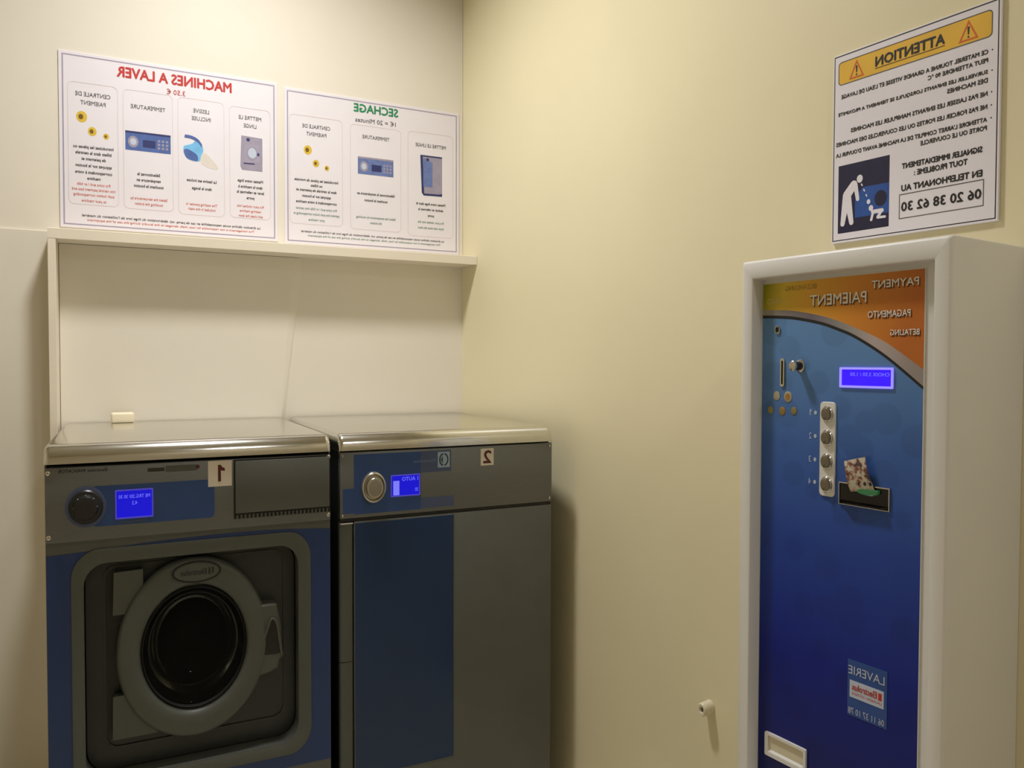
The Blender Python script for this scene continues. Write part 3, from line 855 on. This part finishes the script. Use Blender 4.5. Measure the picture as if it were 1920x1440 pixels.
# measuring scoop with powder
mb = MB(); P0 = PW
mb.prism(curve([(0.236, 0.678), (0.262, 0.665), (0.290, 0.664), (0.284, 0.680), (0.262, 0.704), (0.246, 0.716), (0.236, 0.700), (0.236, 0.678)], 3)[:-1], P0, P0 + 0.0003, 2)
mb.prism(curve([(0.181, 0.712), (0.190, 0.692), (0.210, 0.684), (0.232, 0.686), (0.236, 0.704), (0.244, 0.722), (0.238, 0.744), (0.222, 0.758), (0.212, 0.744), (0.196, 0.736), (0.182, 0.730), (0.181, 0.712)], 3)[:-1], P0, P0 + 0.0005, 1)
mb.prism(curve([(0.182, 0.711), (0.190, 0.693), (0.210, 0.685), (0.226, 0.686), (0.224, 0.704), (0.208, 0.716), (0.192, 0.722), (0.183, 0.718), (0.182, 0.711)], 3)[:-1], P0, P0 + 0.0007, 0)
arc = curve([(0.186, 0.770), (0.208, 0.768), (0.228, 0.758), (0.240, 0.742)], 5)
mb.prism([(p[0], p[1]) for p in arc] + [(p[0] - 0.002, p[1] - 0.010) for p in arc[::-1]], P0, P0 + 0.0009, 0)
mb.build('scoop_picture', ['sign_blue', 'picture_sky', 'powder'], t)
column(t, 0.3286, 0.4660, 0.5030, 0.8880, [('METTRE LE', 0.8540), ('LINGE', 0.8265)], [('Mettez votre linge', 0.635), ('dans la machine à', 0.6145), ('laver et refermez la', 0.5955), ('porte', 0.576)], [('Put your clothes into', 0.5467), ('washing machine', 0.530), ('and close the door', 0.513)], 'orange_ink')
# washing machine drawing
mb = MB(); q0, q1, r0, r1 = 0.3640, 0.4385, 0.6715, 0.7905
mb.prism([(q0 + 0.006, r0), (q1, r0), (q1, r1 - 0.003), (q0 + 0.004, r1), (q0, r0 + 0.012)][::1], P0, P0 + 0.0003, 0)
mb.prism([(q0 + 0.014, r0 + 0.028), (q1 - 0.010, r0 + 0.030), (q1 - 0.010, r1 - 0.028), (q0 + 0.014, r1 - 0.030)], P0, P0 + 0.0005, 1)
mb.prism(ell(0.4040, 0.7325, 0.021, 0.026, 24), P0, P0 + 0.0007, 0)
mb.prism(ell(0.4040, 0.7325, 0.014, 0.018, 24), P0, P0 + 0.0009, 3)
mb.prism(ell(0.3905, 0.7780, 0.006, 0.006, 14), P0, P0 + 0.0006, 2)
mb.prism([(0.404, 0.7745), (0.430, 0.7750), (0.430, 0.7800), (0.404, 0.7795)], P0, P0 + 0.0006, 1)
mb.prism([(0.375, 0.6930), (0.412, 0.6935), (0.412, 0.6975), (0.375, 0.6970)], P0, P0 + 0.0007, 2)
mb.prism(ell(0.4245, 0.7300, 0.004, 0.006, 10), P0, P0 + 0.0010, 2)
mb.build('washer_picture', ['picture_grey', 'lavender_ink', 'picture_dark', 'label_pale'], t)
mb = MB(); text_fit(mb, 'La direction décline toute responsabilité en cas de perte, vol, détérioration du linge lors de l\'utilisation du matériel', -0.1227, 0.4294, 0.4655, 0.4765, PW + 0.0003, bold=0.014); mb.build('footer_lettering', 'grey_ink', t)
mb = MB(); text_fit(mb, 'The management is not responsible for loss, theft, damages to the laundry during the use of the equipment', -0.1082, 0.4092, 0.4525, 0.4615, PW + 0.0003, bold=0.004); mb.build('footer_lettering', 'orange_ink', t)

t = sign_base('instruction_sign', 'white drying instruction sign with green heading SECHAGE and three columns', 0.5145, 1.1880, 0.4265, 0.9815)
mb = MB(); text_fit(mb, 'SECHAGE', 0.7671, 0.9365, 0.9316, 0.9612, PW + 0.0003, bold=0.045); mb.build('heading_lettering', 'green_ink', t)
mb = MB(); text_fit(mb, '1€ = 20 Minutes', 0.7720, 0.9281, 0.8945, 0.9120, PW + 0.0003, bold=0.004); mb.build('price_lettering', 'grey_ink', t)
column(t, 0.5320, 0.7242, 0.5000, 0.8900, [('CENTRALE DE', 0.8540), ('PAIEMENT', 0.8270)], [('Introduisez les pièces de monnaie', 0.6600), ('ou billets', 0.6420), ('dans la centrale de paiement et', 0.6240), ('appuyez sur le bouton', 0.6030), ('correspondant à votre machine', 0.5815)],
       [('Put coins and / or bills into central', 0.5574), ('payment box push button corresponding to', 0.5385), ('your machine', 0.5180)], 'green_grey_ink')
coin_print(t, [(0.5971, 0.7677, 0.0145), (0.6263, 0.7225, 0.0115), (0.6660, 0.7094, 0.0085)], PW)
column(t, 0.7524, 0.9490, 0.4960, 0.8842, [('TEMPERATURE', 0.8430)], [('Sélectionnez la température en', 0.6320), ('touchant le bouton', 0.6080)], [('Select the temperature by touching', 0.5440), ('the button', 0.5245)], 'green_grey_ink')
control_picture(t, 0.7813, 0.9186, 0.7030, 0.7675, PW, True)
column(t, 0.9762, 1.1629, 0.4880, 0.8885, [('METTRE LE LINGE', 0.8400)], [('Mettez votre linge dans le', 0.6155), ('séchoir et refermez la', 0.5940), ('porte', 0.5710)], [('Put your clothes into the', 0.5450), ('dryer and close the door', 0.5230)], 'green_grey_ink')
mb = MB(); q0, q1, r0, r1 = 1.0265, 1.1161, 0.6466, 0.8020
mb.prism([(q0 + 0.006, r0 + 0.010), (q0 + 0.014, r0), (q1, r0 + 0.002), (q1, r1), (q0, r1)], P0, P0 + 0.0003, 3)
mb.prism([(q0 + 0.016, r0 + 0.008), (q1, r0 + 0.010), (q1, r1 - 0.006), (q0 + 0.010, r1 - 0.006)], P0, P0 + 0.0005, 0)
mb.prism([(q0 + 0.012, r0 + 0.034), (q0 + 0.050, r0 + 0.034), (q0 + 0.050, r1 - 0.026), (q0 + 0.012, r1 - 0.010)], P0, P0 + 0.0007, 1)
mb.prism([(q0 + 0.050, r1 - 0.028), (q1, r1 - 0.028), (q1, r1 - 0.031), (q0 + 0.050, r1 - 0.031)], P0, P0 + 0.0008, 2)
mb.prism(ell(q0 + 0.030, r1 - 0.016, 0.006, 0.006, 12), P0, P0 + 0.0009, 3)
mb.prism([(q1 - 0.012, r0 + 0.003), (q1, r0 + 0.003), (q1, r0 + 0.012), (q1 - 0.006, r0 + 0.012)], P0, P0 + 0.0009, 3)
mb.build('dryer_picture', ['picture_grey', 'sign_blue_pale', 'lavender_ink', 'picture_dark'], t)
mb = MB(); text_fit(mb, 'La direction décline toute responsabilité en cas de perte, vol, détérioration du linge lors de l\'utilisation du matériel', 0.5722, 1.1238, 0.4680, 0.4785, PW + 0.0003, bold=0.012); mb.build('footer_lettering', 'grey_ink', t)
mb = MB(); text_fit(mb, 'The management is not responsible for loss, theft, damages to the laundry during the use of the equipment', 0.5960, 1.1100, 0.4545, 0.4635, PW + 0.0003, bold=0.003); mb.build('footer_lettering', 'green_grey_ink', t)

# ================================================================== warning sign on the right wall
t = thing('warning_sign', 'white ATTENTION warning sign with yellow banner above the payment cabinet', 'sign', F_RIGHT, 1.6605, 0.2630)
u0, u1, v0, v1 = 1.6605, 2.0040, 0.2630, 0.6705
mb = MB(); mb.box(u0, u1, v0, v1, 0.001, 0.0075, 0.0008); mb.build('board', 'paper', t)
P1 = 0.0076
mb = MB(); a = 0.0022
mb.ring([(u0 + a, v0 + a * 2), (u1 - a * 1.6, v0 + a * 2), (u1 - a * 1.6, v1 - a), (u0 + a, v1 - a)],
        [(u0 + a + 0.002, v0 + a * 2 + 0.002), (u1 - a * 1.6 - 0.002, v0 + a * 2 + 0.002), (u1 - a * 1.6 - 0.002, v1 - a - 0.0025), (u0 + a + 0.002, v1 - a - 0.0025)], P1 - 0.0004, P1)
mb.build('border_line', 'black_ink', t)
mb = MB(); mb.prism(rrect(1.6730, 1.9885, 0.6040, 0.6535, 0.008, 5), P1 - 0.0004, P1); bn = mb.build('banner', 'yellow_bar', t)
mb = MB(); mb.ring(rrect(1.6726, 1.9889, 0.6036, 0.6539, 0.008, 5), rrect(1.6742, 1.9873, 0.6054, 0.6521, 0.007, 5), P1 - 0.0004, P1 + 0.0003); mb.build('banner_outline', 'grey_ink', bn)
for (cu, hu) in ((1.7155, 0.0170), (1.9458, 0.0178)):
    ap = (cu, 0.6485); bl = (cu - hu, 0.6105); br = (cu + hu, 0.6105)
    inn = [(cu + (p[0] - cu) * 0.76, 0.6225 + (p[1] - 0.6225) * 0.76) for p in (bl, br, ap)]
    mb = MB(); mb.ring([bl, br, ap], inn, P1, P1 + 0.0004)
    tr = mb.build('warning_triangle', 'triangle_red', bn)
    mb = MB(); mb.prism([(cu - 0.0011, 0.6215), (cu + 0.0011, 0.6215), (cu + 0.0019, 0.6360), (cu - 0.0019, 0.6360)], P1, P1 + 0.0004); mb.prism(ell(cu, 0.6170, 0.0016, 0.002, 10), P1, P1 + 0.0004)
    mb.build('exclamation_mark', 'black_ink', tr)
mb = MB(); text_fit(mb, 'ATTENTION', 1.7588, 1.9012, 0.6195, 0.6395, P1 + 0.0004, bold=0.045); mb.build('heading_lettering', 'black_ink', bn); mb = MB(); mb.box(1.7580, 1.9015, 0.6150, 0.6163, P1, P1 + 0.0004); mb.build('heading_underline', 'black_ink', bn)
mb = MB()
H = 0.0042
for s, ul, v in (('CE MATERIEL TOURNE A GRANDE VITESSE ET L\'EAU DE LAVAGE', 1.6805, 0.5780), ('PEUT ATTEINDRE 90 °C', 1.8700, 0.5625), ('SURVEILLER LES ENFANTS LORSQU\'ILS SE TIENNENT A PROXIMITE', 1.6737, 0.5405), ('DES MACHINES', 1.9080, 0.5255),
                 ('NE PAS LAISSER LES ENFANTS MANIPULER LES MACHINES', 1.7041, 0.5010), ('NE PAS FORCER LES PORTES OU LES COUVERCLES DES MACHINES', 1.6695, 0.4770), ('ATTENDRE L\'ARRET COMPLET DE LA MACHINE AVANT D\'OUVRIR LA', 1.6695, 0.4535), ('PORTE OU LE COUVERCLE', 1.8571, 0.4380)):
    text_fit(mb, s, ul, 1.9818, v - H, v + H, P1 + 0.0003, bold=0.04)
mb.build('rule_lettering', 'black_ink', t)
mb = MB()
for v in (0.5790, 0.5415, 0.5020, 0.4780, 0.4545): mb.mark(); mb.prism(ell(1.9892, v, 0.0012, 0.0014, 8), P1, P1 + 0.0003)
mb.build('rule_bullet', 'black_ink', t)
mb = MB()
text_fit(mb, 'SIGNALER IMMEDIATEMENT', 1.8198, 1.9747, 0.3950, 0.4055, P1 + 0.0003, bold=0.05)
text_fit(mb, 'TOUT PROBLEME :', 1.8454, 1.9482, 0.3775, 0.3880, P1 + 0.0003, bold=0.05)
text_fit(mb, 'EN TELEPHONANT AU', 1.8193, 1.9753, 0.3500, 0.3620, P1 + 0.0003, bold=0.05)
text_fit(mb, '06 20 38 62 30', 1.8197, 1.9742, 0.3092, 0.3272, P1 + 0.0003, bold=0.04)
mb.build('telephone_lettering', 'black_ink', t)
mb = MB(); mb.ring([(1.8146, 0.2944), (1.9787, 0.2944), (1.9787, 0.3443), (1.8146, 0.3443)], [(1.8160, 0.2960), (1.9773, 0.2960), (1.9773, 0.3427), (1.8160, 0.3427)], P1, P1 + 0.0003); mb.build('number_frame', 'grey_ink', t)
# pictogram of a stooping figure beside a small one
mb = MB(); mb.prism([(1.6758, 0.2833), (1.7930, 0.2833), (1.7930, 0.4297), (1.6758, 0.4297)], P1 - 0.0004, P1); pc = mb.build('picture', 'navy', t)
mb = MB(); mb.prism([(1.7165, 0.3120), (1.7925, 0.3120), (1.7925, 0.3735), (1.7340, 0.3745), (1.7165, 0.3560)], P1, P1 + 0.0003, 0); mb.prism(ell(1.7746, 0.3443, 0.0135, 0.0165, 24), P1, P1 + 0.0005, 1)
mb.build('picture_machine', ['picture_blue', 'navy'], pc)
mb = MB(); c_ = P1 + 0.0007
mb.mark(); mb.prism(ell(1.7268, 0.3934, 0.0068, 0.0085, 20), P1, c_)
mb.prism(capsule((1.7130, 0.3830), (1.6975, 0.3640), 0.0085, 1.1, r2=0.0095), P1, c_)
mb.prism(capsule((1.6965, 0.3630), (1.6875, 0.3030), 0.0090, 1.1, r2=0.0050), P1, c_ + 0.0001)
mb.prism(capsule((1.6985, 0.3600), (1.7085, 0.3035), 0.0085, 1.1, r2=0.0050), P1, c_ + 0.0002)
mb.prism(capsule((1.7165, 0.3840), (1.7228, 0.3510), 0.0050, 1.1, r2=0.0038), P1, c_ + 0.0003)
for p, q in (((1.7310, 0.3813), (1.7325, 0.3780)), ((1.7365, 0.3690), (1.7380, 0.3655)), ((1.7420, 0.3570), (1.7432, 0.3540))): mb.mark(); mb.prism(capsule(p, q, 0.0014), P1, c_)
mb.mark(); mb.prism(ell(1.7477, 0.3413, 0.0040, 0.0052, 14), P1, c_); mb.mark(); mb.prism(ell(1.7535, 0.3270, 0.0050, 0.0062, 16), P1, c_)
mb.prism(capsule((1.7580, 0.3185), (1.7780, 0.3185), 0.0042), P1, c_ + 0.0001); mb.prism(capsule((1.7585, 0.3180), (1.7545, 0.3020), 0.0026), P1, c_ + 0.0002)
mb.prism(capsule((1.7770, 0.3175), (1.7690, 0.3060), 0.0030), P1, c_ + 0.0002); mb.prism(capsule((1.7690, 0.3050), (1.7845, 0.3045), 0.0026), P1, c_ + 0.0003)
mb.build('picture_figures', 'paper', pc)

# ================================================================== payment cabinet
CF, CPN = 0.25, 0.220
t = thing('payment_cabinet', 'white wall cabinet with blue and orange coin payment panel on the right wall', 'payment terminal', F_RIGHT, 1.6185, -0.9050)
u0, u1, v0, v1 = 1.6185, 2.0495, -0.9050, 0.2105
iu0, iu1, iv0, iv1 = 1.6468, 2.0197, -0.8620, 0.1722
mb = MB()


def rring(r, uu0, uu1, vv0, vv1): return rrect(uu0, uu1, vv0, vv1, max(r, 0.0006), 3)


rings = []
for (ins, ww, r) in ((0, 0.001, 0.004), (0, CF - 0.008, 0.004), (0.0008, CF - 0.0045, 0.004), (0.0025, CF - 0.0018, 0.004), (0.006, CF, 0.003)):
    rings.append([(p[0], p[1], ww) for p in rring(r, u0 + ins, u1 - ins, v0 + ins, v1 - ins)])
for (ins, ww, r) in ((-0.004, CF, 0.002), (-0.0012, CF - 0.0012, 0.002), (0, CF - 0.004, 0.002), (0.0, CPN - 0.004, 0.002)):
    rings.append([(p[0], p[1], ww) for p in rring(r, iu0 + ins, iu1 - ins, iv0 + ins, iv1 - ins)])
mb.loft(rings, cap0=True, cap1=True)
mb.build('housing', 'cabinet', t, smooth=35)
pu0, pu1, pv0, pv1 = 1.6490, 1.9880, -0.8530, 0.1630
mb = MB(); mb.box(pu0 - 0.0015, pu1 + 0.0015, pv0 - 0.0015, pv1 + 0.0015, CPN - 0.004, CPN - 0.0015); pn = mb.build('front_panel', 'cabinet', t)
B = CPN - 0.0012
arc = curve([(pu0, 0.0931), (1.690, 0.0908), (1.7315, 0.0862), (1.7859, 0.0746), (1.8240, 0.0615), (1.8620, 0.0450), (1.9209, 0.0086), (pu1, -0.0445)], 8)
arc2 = [(p[0], p[1] + 0.0060) for p in arc]
sil = curve([(pu0, 0.1100), (1.690, 0.1080), (1.7313, 0.1035), (1.7989, 0.0886), (1.8618, 0.0650), (1.9206, 0.0370), (pu1, -0.0100)], 9)
mb = MB(); mb.prism([(pu0, pv0), (pu1, pv0)] + arc[::-1], B - 0.0005, B); mb.build('blue_print', 'panel_blue', pn)
mb = MB(); mb.prism(arc + arc2[::-1], B - 0.0005, B + 0.0002); mb.build('black_arc', 'black_ink', pn)
mb = MB(); mb.prism(arc2 + sil[::-1], B - 0.0005, B); mb.build('silver_arc', 'panel_silver', pn)
mb = MB(); mb.prism(sil + [(pu1, pv1), (pu0, pv1)], B - 0.0005, B); mb.build('orange_print', 'panel_orange', pn)
T = B + 0.0006
mb = MB()
for s, a, b_, c, d in (('PAYMENT', 1.8908, 1.9780, 0.1363, 0.1500), ('PAIEMENT', 1.7622, 1.8807, 0.1124, 0.1326), ('PAGAMENTO', 1.8840, 1.9640, 0.0832, 0.0952), ('BETALING', 1.9275, 1.9803, 0.0503, 0.0604)):
    text_fit(mb, s, a + 0.0018, b_ + 0.0018, c - 0.0028, d - 0.0028, T - 0.0003, 1, bold=0.015)
    text_fit(mb, s, a, b_, c, d, T, 0, bold=0.015, keep=True)
mb.build('panel_lettering', ['print_white', 'print_shade'], pn)
mb = MB(); text_fit(mb, 'BEZAHLUNG', 1.7040, 1.7753, 0.1455, 0.1550, T, 0); text_fit(mb, 'PAGO', 1.6604, 1.6956, 0.1203, 0.1325, T, 1); mb.build('faint_lettering', ['print_faint', 'print_yellow'], pn)
# lock
mb = MB(); mb.lathe(1.6868, 0.0683, [(0.0066, B), (0.0066, B + 0.0025), (0.0055, B + 0.0032), (0.0042, B + 0.0025), (0.004, B)], 24, 1.35, cap1=False); lk = mb.build('lock', 'chrome', pn, smooth=40)
mb = MB(); mb.lathe(1.6868, 0.0683, [(0.0043, B), (0.0043, B + 0.001), (0.001, B + 0.0011)], 20, 1.35); mb.build('keyhole', 'black', lk)
# coin slot
mb = MB(); mb.ring(rrect(1.6955, 1.7052, -0.0470, 0.0100, 0.004, 4), rrect(1.6983, 1.7024, -0.0425, 0.0055, 0.0018, 4), B, B + 0.003); sl = mb.build('coin_slot', 'chrome', pn, smooth=40)
mb = MB(); mb.box(1.6983, 1.7024, -0.0425, 0.0055, B, B + 0.0008); mb.build('slot_opening', 'black', sl)
# coin return pin
mb = MB(); mb.lathe(1.7410, -0.0050, [(0.0105, B), (0.0105, B + 0.0015), (0.0092, B + 0.0025), (0.006, B + 0.0025)], 28, VS); rp = mb.build('return_button', 'chrome', pn, smooth=40)
mb = MB(); mb.lathe(1.7410, -0.0050, [(0.0072, B + 0.002), (0.0068, B + 0.018), (0.0062, B + 0.020)], 24, VS); mb.build('button_stem', 'knob_black', rp, smooth=40)
mb = MB(); mb.lathe(1.7410, -0.0050, [(0.0078, B + 0.0195), (0.0085, B + 0.0215), (0.0085, B + 0.0245), (0.0068, B + 0.0265), (0.002, B + 0.027)], 24, VS); mb.build('button_head', 'knob_silver', rp, smooth=40)
# accepted coins
for (u, v, r, m_, m2) in ((1.6861, -0.0661, 0.0078, 'coin_silver', None), (1.7133, -0.0672, 0.0092, 'coin_silver', 'coin_bronze'), (1.6714, -0.0959, 0.0066, 'coin_brass', None), (1.7002, -0.0966, 0.0070, 'coin_bronze', 'coin_brass'), (1.7277, -0.0950, 0.0066, 'coin_brass', None)):
    mb = MB(); mb.lathe(u, v, [(r, B), (r, B + 0.0008), (r * 0.9, B + 0.0012), (r * 0.2, B + 0.0012)], 24, VS); cn = mb.build('coin_marking', m_, pn, smooth=30)
    if m2: mb = MB(); mb.prism(ell(u, v, r * 0.62, r * 0.62 * VS, 20), B + 0.0010, B + 0.0016); mb.build('coin_centre', m2, cn)
# display
mb = MB(); mb.ring(rrect(1.8295, 1.9350, -0.0450, -0.0070, 0.001, 1), rrect(1.8335, 1.9315, -0.0408, -0.0110, 0.0008, 1), B, B + 0.003); d = mb.build('display', 'screen_rim_bright', pn)
mb = MB(); mb.box(1.8335, 1.9315, -0.0408, -0.0110, B, B + 0.0010); mb.build('screen', 'screen_bright', d)
mb = MB(); text_fit(mb, 'CHOIX 3.50 / 1.00', 1.8510, 1.9280, -0.0230, -0.0165, B + 0.0015); mb.build('screen_lettering', 'screen_text', d)
# selection buttons
mb = MB(); mb.prism(rrect(1.7892, 1.8222, -0.2545, -0.0735, 0.007, 4, 0.008), B, B + 0.0035, ch=0.001); bp = mb.build('button_plate', 'cabinet', pn, smooth=30)
mb2 = MB()
for i, v in enumerate((-0.0965, -0.1423, -0.1878, -0.2318)):
    mb = MB(); mb.lathe(1.8056, v, [(0.0128, B + 0.003), (0.0128, B + 0.0055), (0.0112, B + 0.0075), (0.0102, B + 0.0072)], 32, VS); bb = mb.build('push_button', 'chrome', bp, smooth=40)
    mb = MB(); mb.lathe(1.8056, v, [(0.0100, B + 0.006), (0.0098, B + 0.0088), (0.0085, B + 0.0100), (0.002, B + 0.0098)], 32, VS); mb.build('button_cap', 'button_brown', bb, smooth=40)
    if i == 0: one(mb2, 1.7645, 1.7685, v - 0.0045, v + 0.0075, B, T)
    else: text_fit(mb2, str(i + 1), 1.7635, 1.7690, v - 0.0045, v + 0.0075, T)
    mb2.mark(); mb2.prism(ell(1.7774, v + 0.001, 0.0030, 0.0040, 14), B, T)
mb2.build('button_marking', 'label_pale', pn)
# ticket mouth
mb = MB(); mb.ring([(1.8318, -0.2645), (1.9325, -0.2645), (1.9325, -0.2225), (1.8318, -0.2225)], [(1.8330, -0.2635), (1.9308, -0.2635), (1.9308, -0.2246), (1.8330, -0.2246)], B, B + 0.0035); tm = mb.build('ticket_slot', 'chrome', pn)
mb = MB(); mb.box(1.8330, 1.9308, -0.2635, -0.2246, B, B + 0.0012); mb.build('slot_mouth', 'black_gloss', tm)
mb = MB()
mb.loft([[(1.8335, -0.2632, B), (1.9305, -0.2632, B), (1.9305, -0.2560, B), (1.8335, -0.2560, B)], [(1.8450, -0.2618, B + 0.012), (1.9190, -0.2618, B + 0.012), (1.9190, -0.2590, B + 0.012), (1.8450, -0.2590, B + 0.012)]])
mb.build('slot_lip', 'black_gloss', tm)
lp = curve([(1.8700, -0.2290), (1.8720, -0.2370), (1.8850, -0.2405), (1.9020, -0.2400), (1.9120, -0.2365), (1.9135, -0.2290)], 4)
mb = MB(); mb.prism(lp, B + 0.001, B + 0.008, ch=0.0015); mb.build('green_lip', 'green_lip', tm, smooth=40)
# blue address label
mb = MB(); mb.box(1.8543, 1.9325, -0.6585, -0.5533, B, B + 0.0008); lb = mb.build('address_label', 'label_blue', pn)
mb = MB(); mb.box(1.8590, 1.9265, -0.6235, -0.5915, B + 0.0005, B + 0.0012); mb.build('label_plate', 'label_pale', lb)
mb = MB(); text_fit(mb, 'LAVERIE', 1.8560, 1.9277, -0.5800, -0.5643, B + 0.0013); text_fit(mb, '06 11 37 10 78', 1.8568, 1.9278, -0.6548, -0.6430, B + 0.0013); mb.build('label_lettering', 'label_pale', lb)
mb = MB(); text_fit(mb, 'Electrolux', 1.8635, 1.9130, -0.6085, -0.5965, B + 0.0016, bold=0.02); mb.mark(); mb.box(1.9160, 1.9225, -0.6100, -0.5970, B + 0.001, B + 0.0016); text_fit(mb, 'LAUNDRY SYSTEMS', 1.8635, 1.9225, -0.6175, -0.6130, B + 0.0016); mb.build('brand_lettering', 'red_ink', lb)
# coin return tray
mb = MB(); mb.ring(rrect(1.6695, 1.7678, -0.8128, -0.7638, 0.003, 3), rrect(1.6770, 1.7625, -0.8060, -0.7695, 0.002, 3), B, B + 0.005); tr = mb.build('return_tray', 'cabinet', pn, smooth=30)
mb = MB(); mb.box(1.6770, 1.7625, -0.8060, -0.7695, B, B + 0.0006); mb.build('tray_back', 'peg', tr)
mb = MB(); mb.loft([[(1.6772, -0.8058, B), (1.7623, -0.8058, B), (1.7623, -0.7990, B), (1.6772, -0.7990, B)], [(1.6772, -0.8058, B + 0.0045), (1.7623, -0.8058, B + 0.0045), (1.7623, -0.8040, B + 0.0045), (1.6772, -0.8040, B + 0.0045)]]); mb.build('tray_ramp', 'cabinet', tr)
for (u, v) in ((1.9955, 0.1560), (1.9955, -0.8560)):
    pass

# paper ticket sticking up out of the slot
o_t = thing('paper_ticket', 'small printed paper ticket leaning out of the black slot of the payment panel', 'ticket', F_RIGHT, 1.8800, -0.2320)
mb = MB(); cols, rows = 6, 8; vs = []; fs = []
bl, br, tl, tr_ = (1.8580, -0.2380), (1.9050, -0.2290), (1.8478, -0.1815), (1.8900, -0.1695)
for side in (0, 1):
    for j in range(rows + 1):
        for i in range(cols + 1):
            s = i / cols; q = j / rows
            u = (bl[0] * (1 - s) + br[0] * s) * (1 - q) + (tl[0] * (1 - s) + tr_[0] * s) * q
            v = (bl[1] * (1 - s) + br[1] * s) * (1 - q) + (tl[1] * (1 - s) + tr_[1] * s) * q
            ww = B + 0.006 + 0.006 * math.sin(q * 2.2) + 0.0012 * math.sin(s * 5 + q * 3) + side * 0.0004
            vs.append((u, v, ww))
K = (cols + 1) * (rows + 1)
for side in (0, 1):
    for j in range(rows):
        for i in range(cols):
            a = side * K + j * (cols + 1) + i
            fs.append([a, a + 1, a + cols + 2, a + cols + 1])
rim = [i for i in range(cols + 1)] + [j * (cols + 1) + cols for j in range(1, rows + 1)] + [rows * (cols + 1) + i for i in range(cols - 1, -1, -1)] + [j * (cols + 1) for j in range(rows - 1, 0, -1)]
for i in range(len(rim)):
    a, b_ = rim[i], rim[(i + 1) % len(rim)]; fs.append([a, b_, K + b_, K + a])
mb.add(vs, fs); mb.build('sheet', 'ticket', o_t, smooth=60)
mb = MB()
for (u, v) in ((1.8765, -0.2200), (1.8880, -0.2195), (1.8990, -0.2185)): mb.mark(); mb.prism(ell(u, v, 0.0022, 0.0034, 12), B + 0.0075, B + 0.0098)
mb.build('printed_dot', 'black_ink', o_t)

# ================================================================== wall peg
t = thing('wall_peg', 'small white round plastic door stop on the yellow wall left of the payment cabinet', 'door stop', F_RIGHT, 1.3165, -0.9000)
mb = MB(); mb.lathe(1.3165, -0.9000, [(0.0158, 0.0005), (0.0158, 0.005), (0.0152, 0.008), (0.0150, 0.027), (0.0142, 0.0315), (0.0120, 0.0340), (0.0075, 0.0335), (0.0060, 0.029), (0.006, 0.020)], 32, VS)
mb.build('peg_body', 'peg', t, smooth=40)
mb = MB(); mb.lathe(1.3165, -0.9000, [(0.0059, 0.0195), (0.0059, 0.0245), (0.001, 0.025)], 20, VS); mb.build('peg_screw', 'black', t)
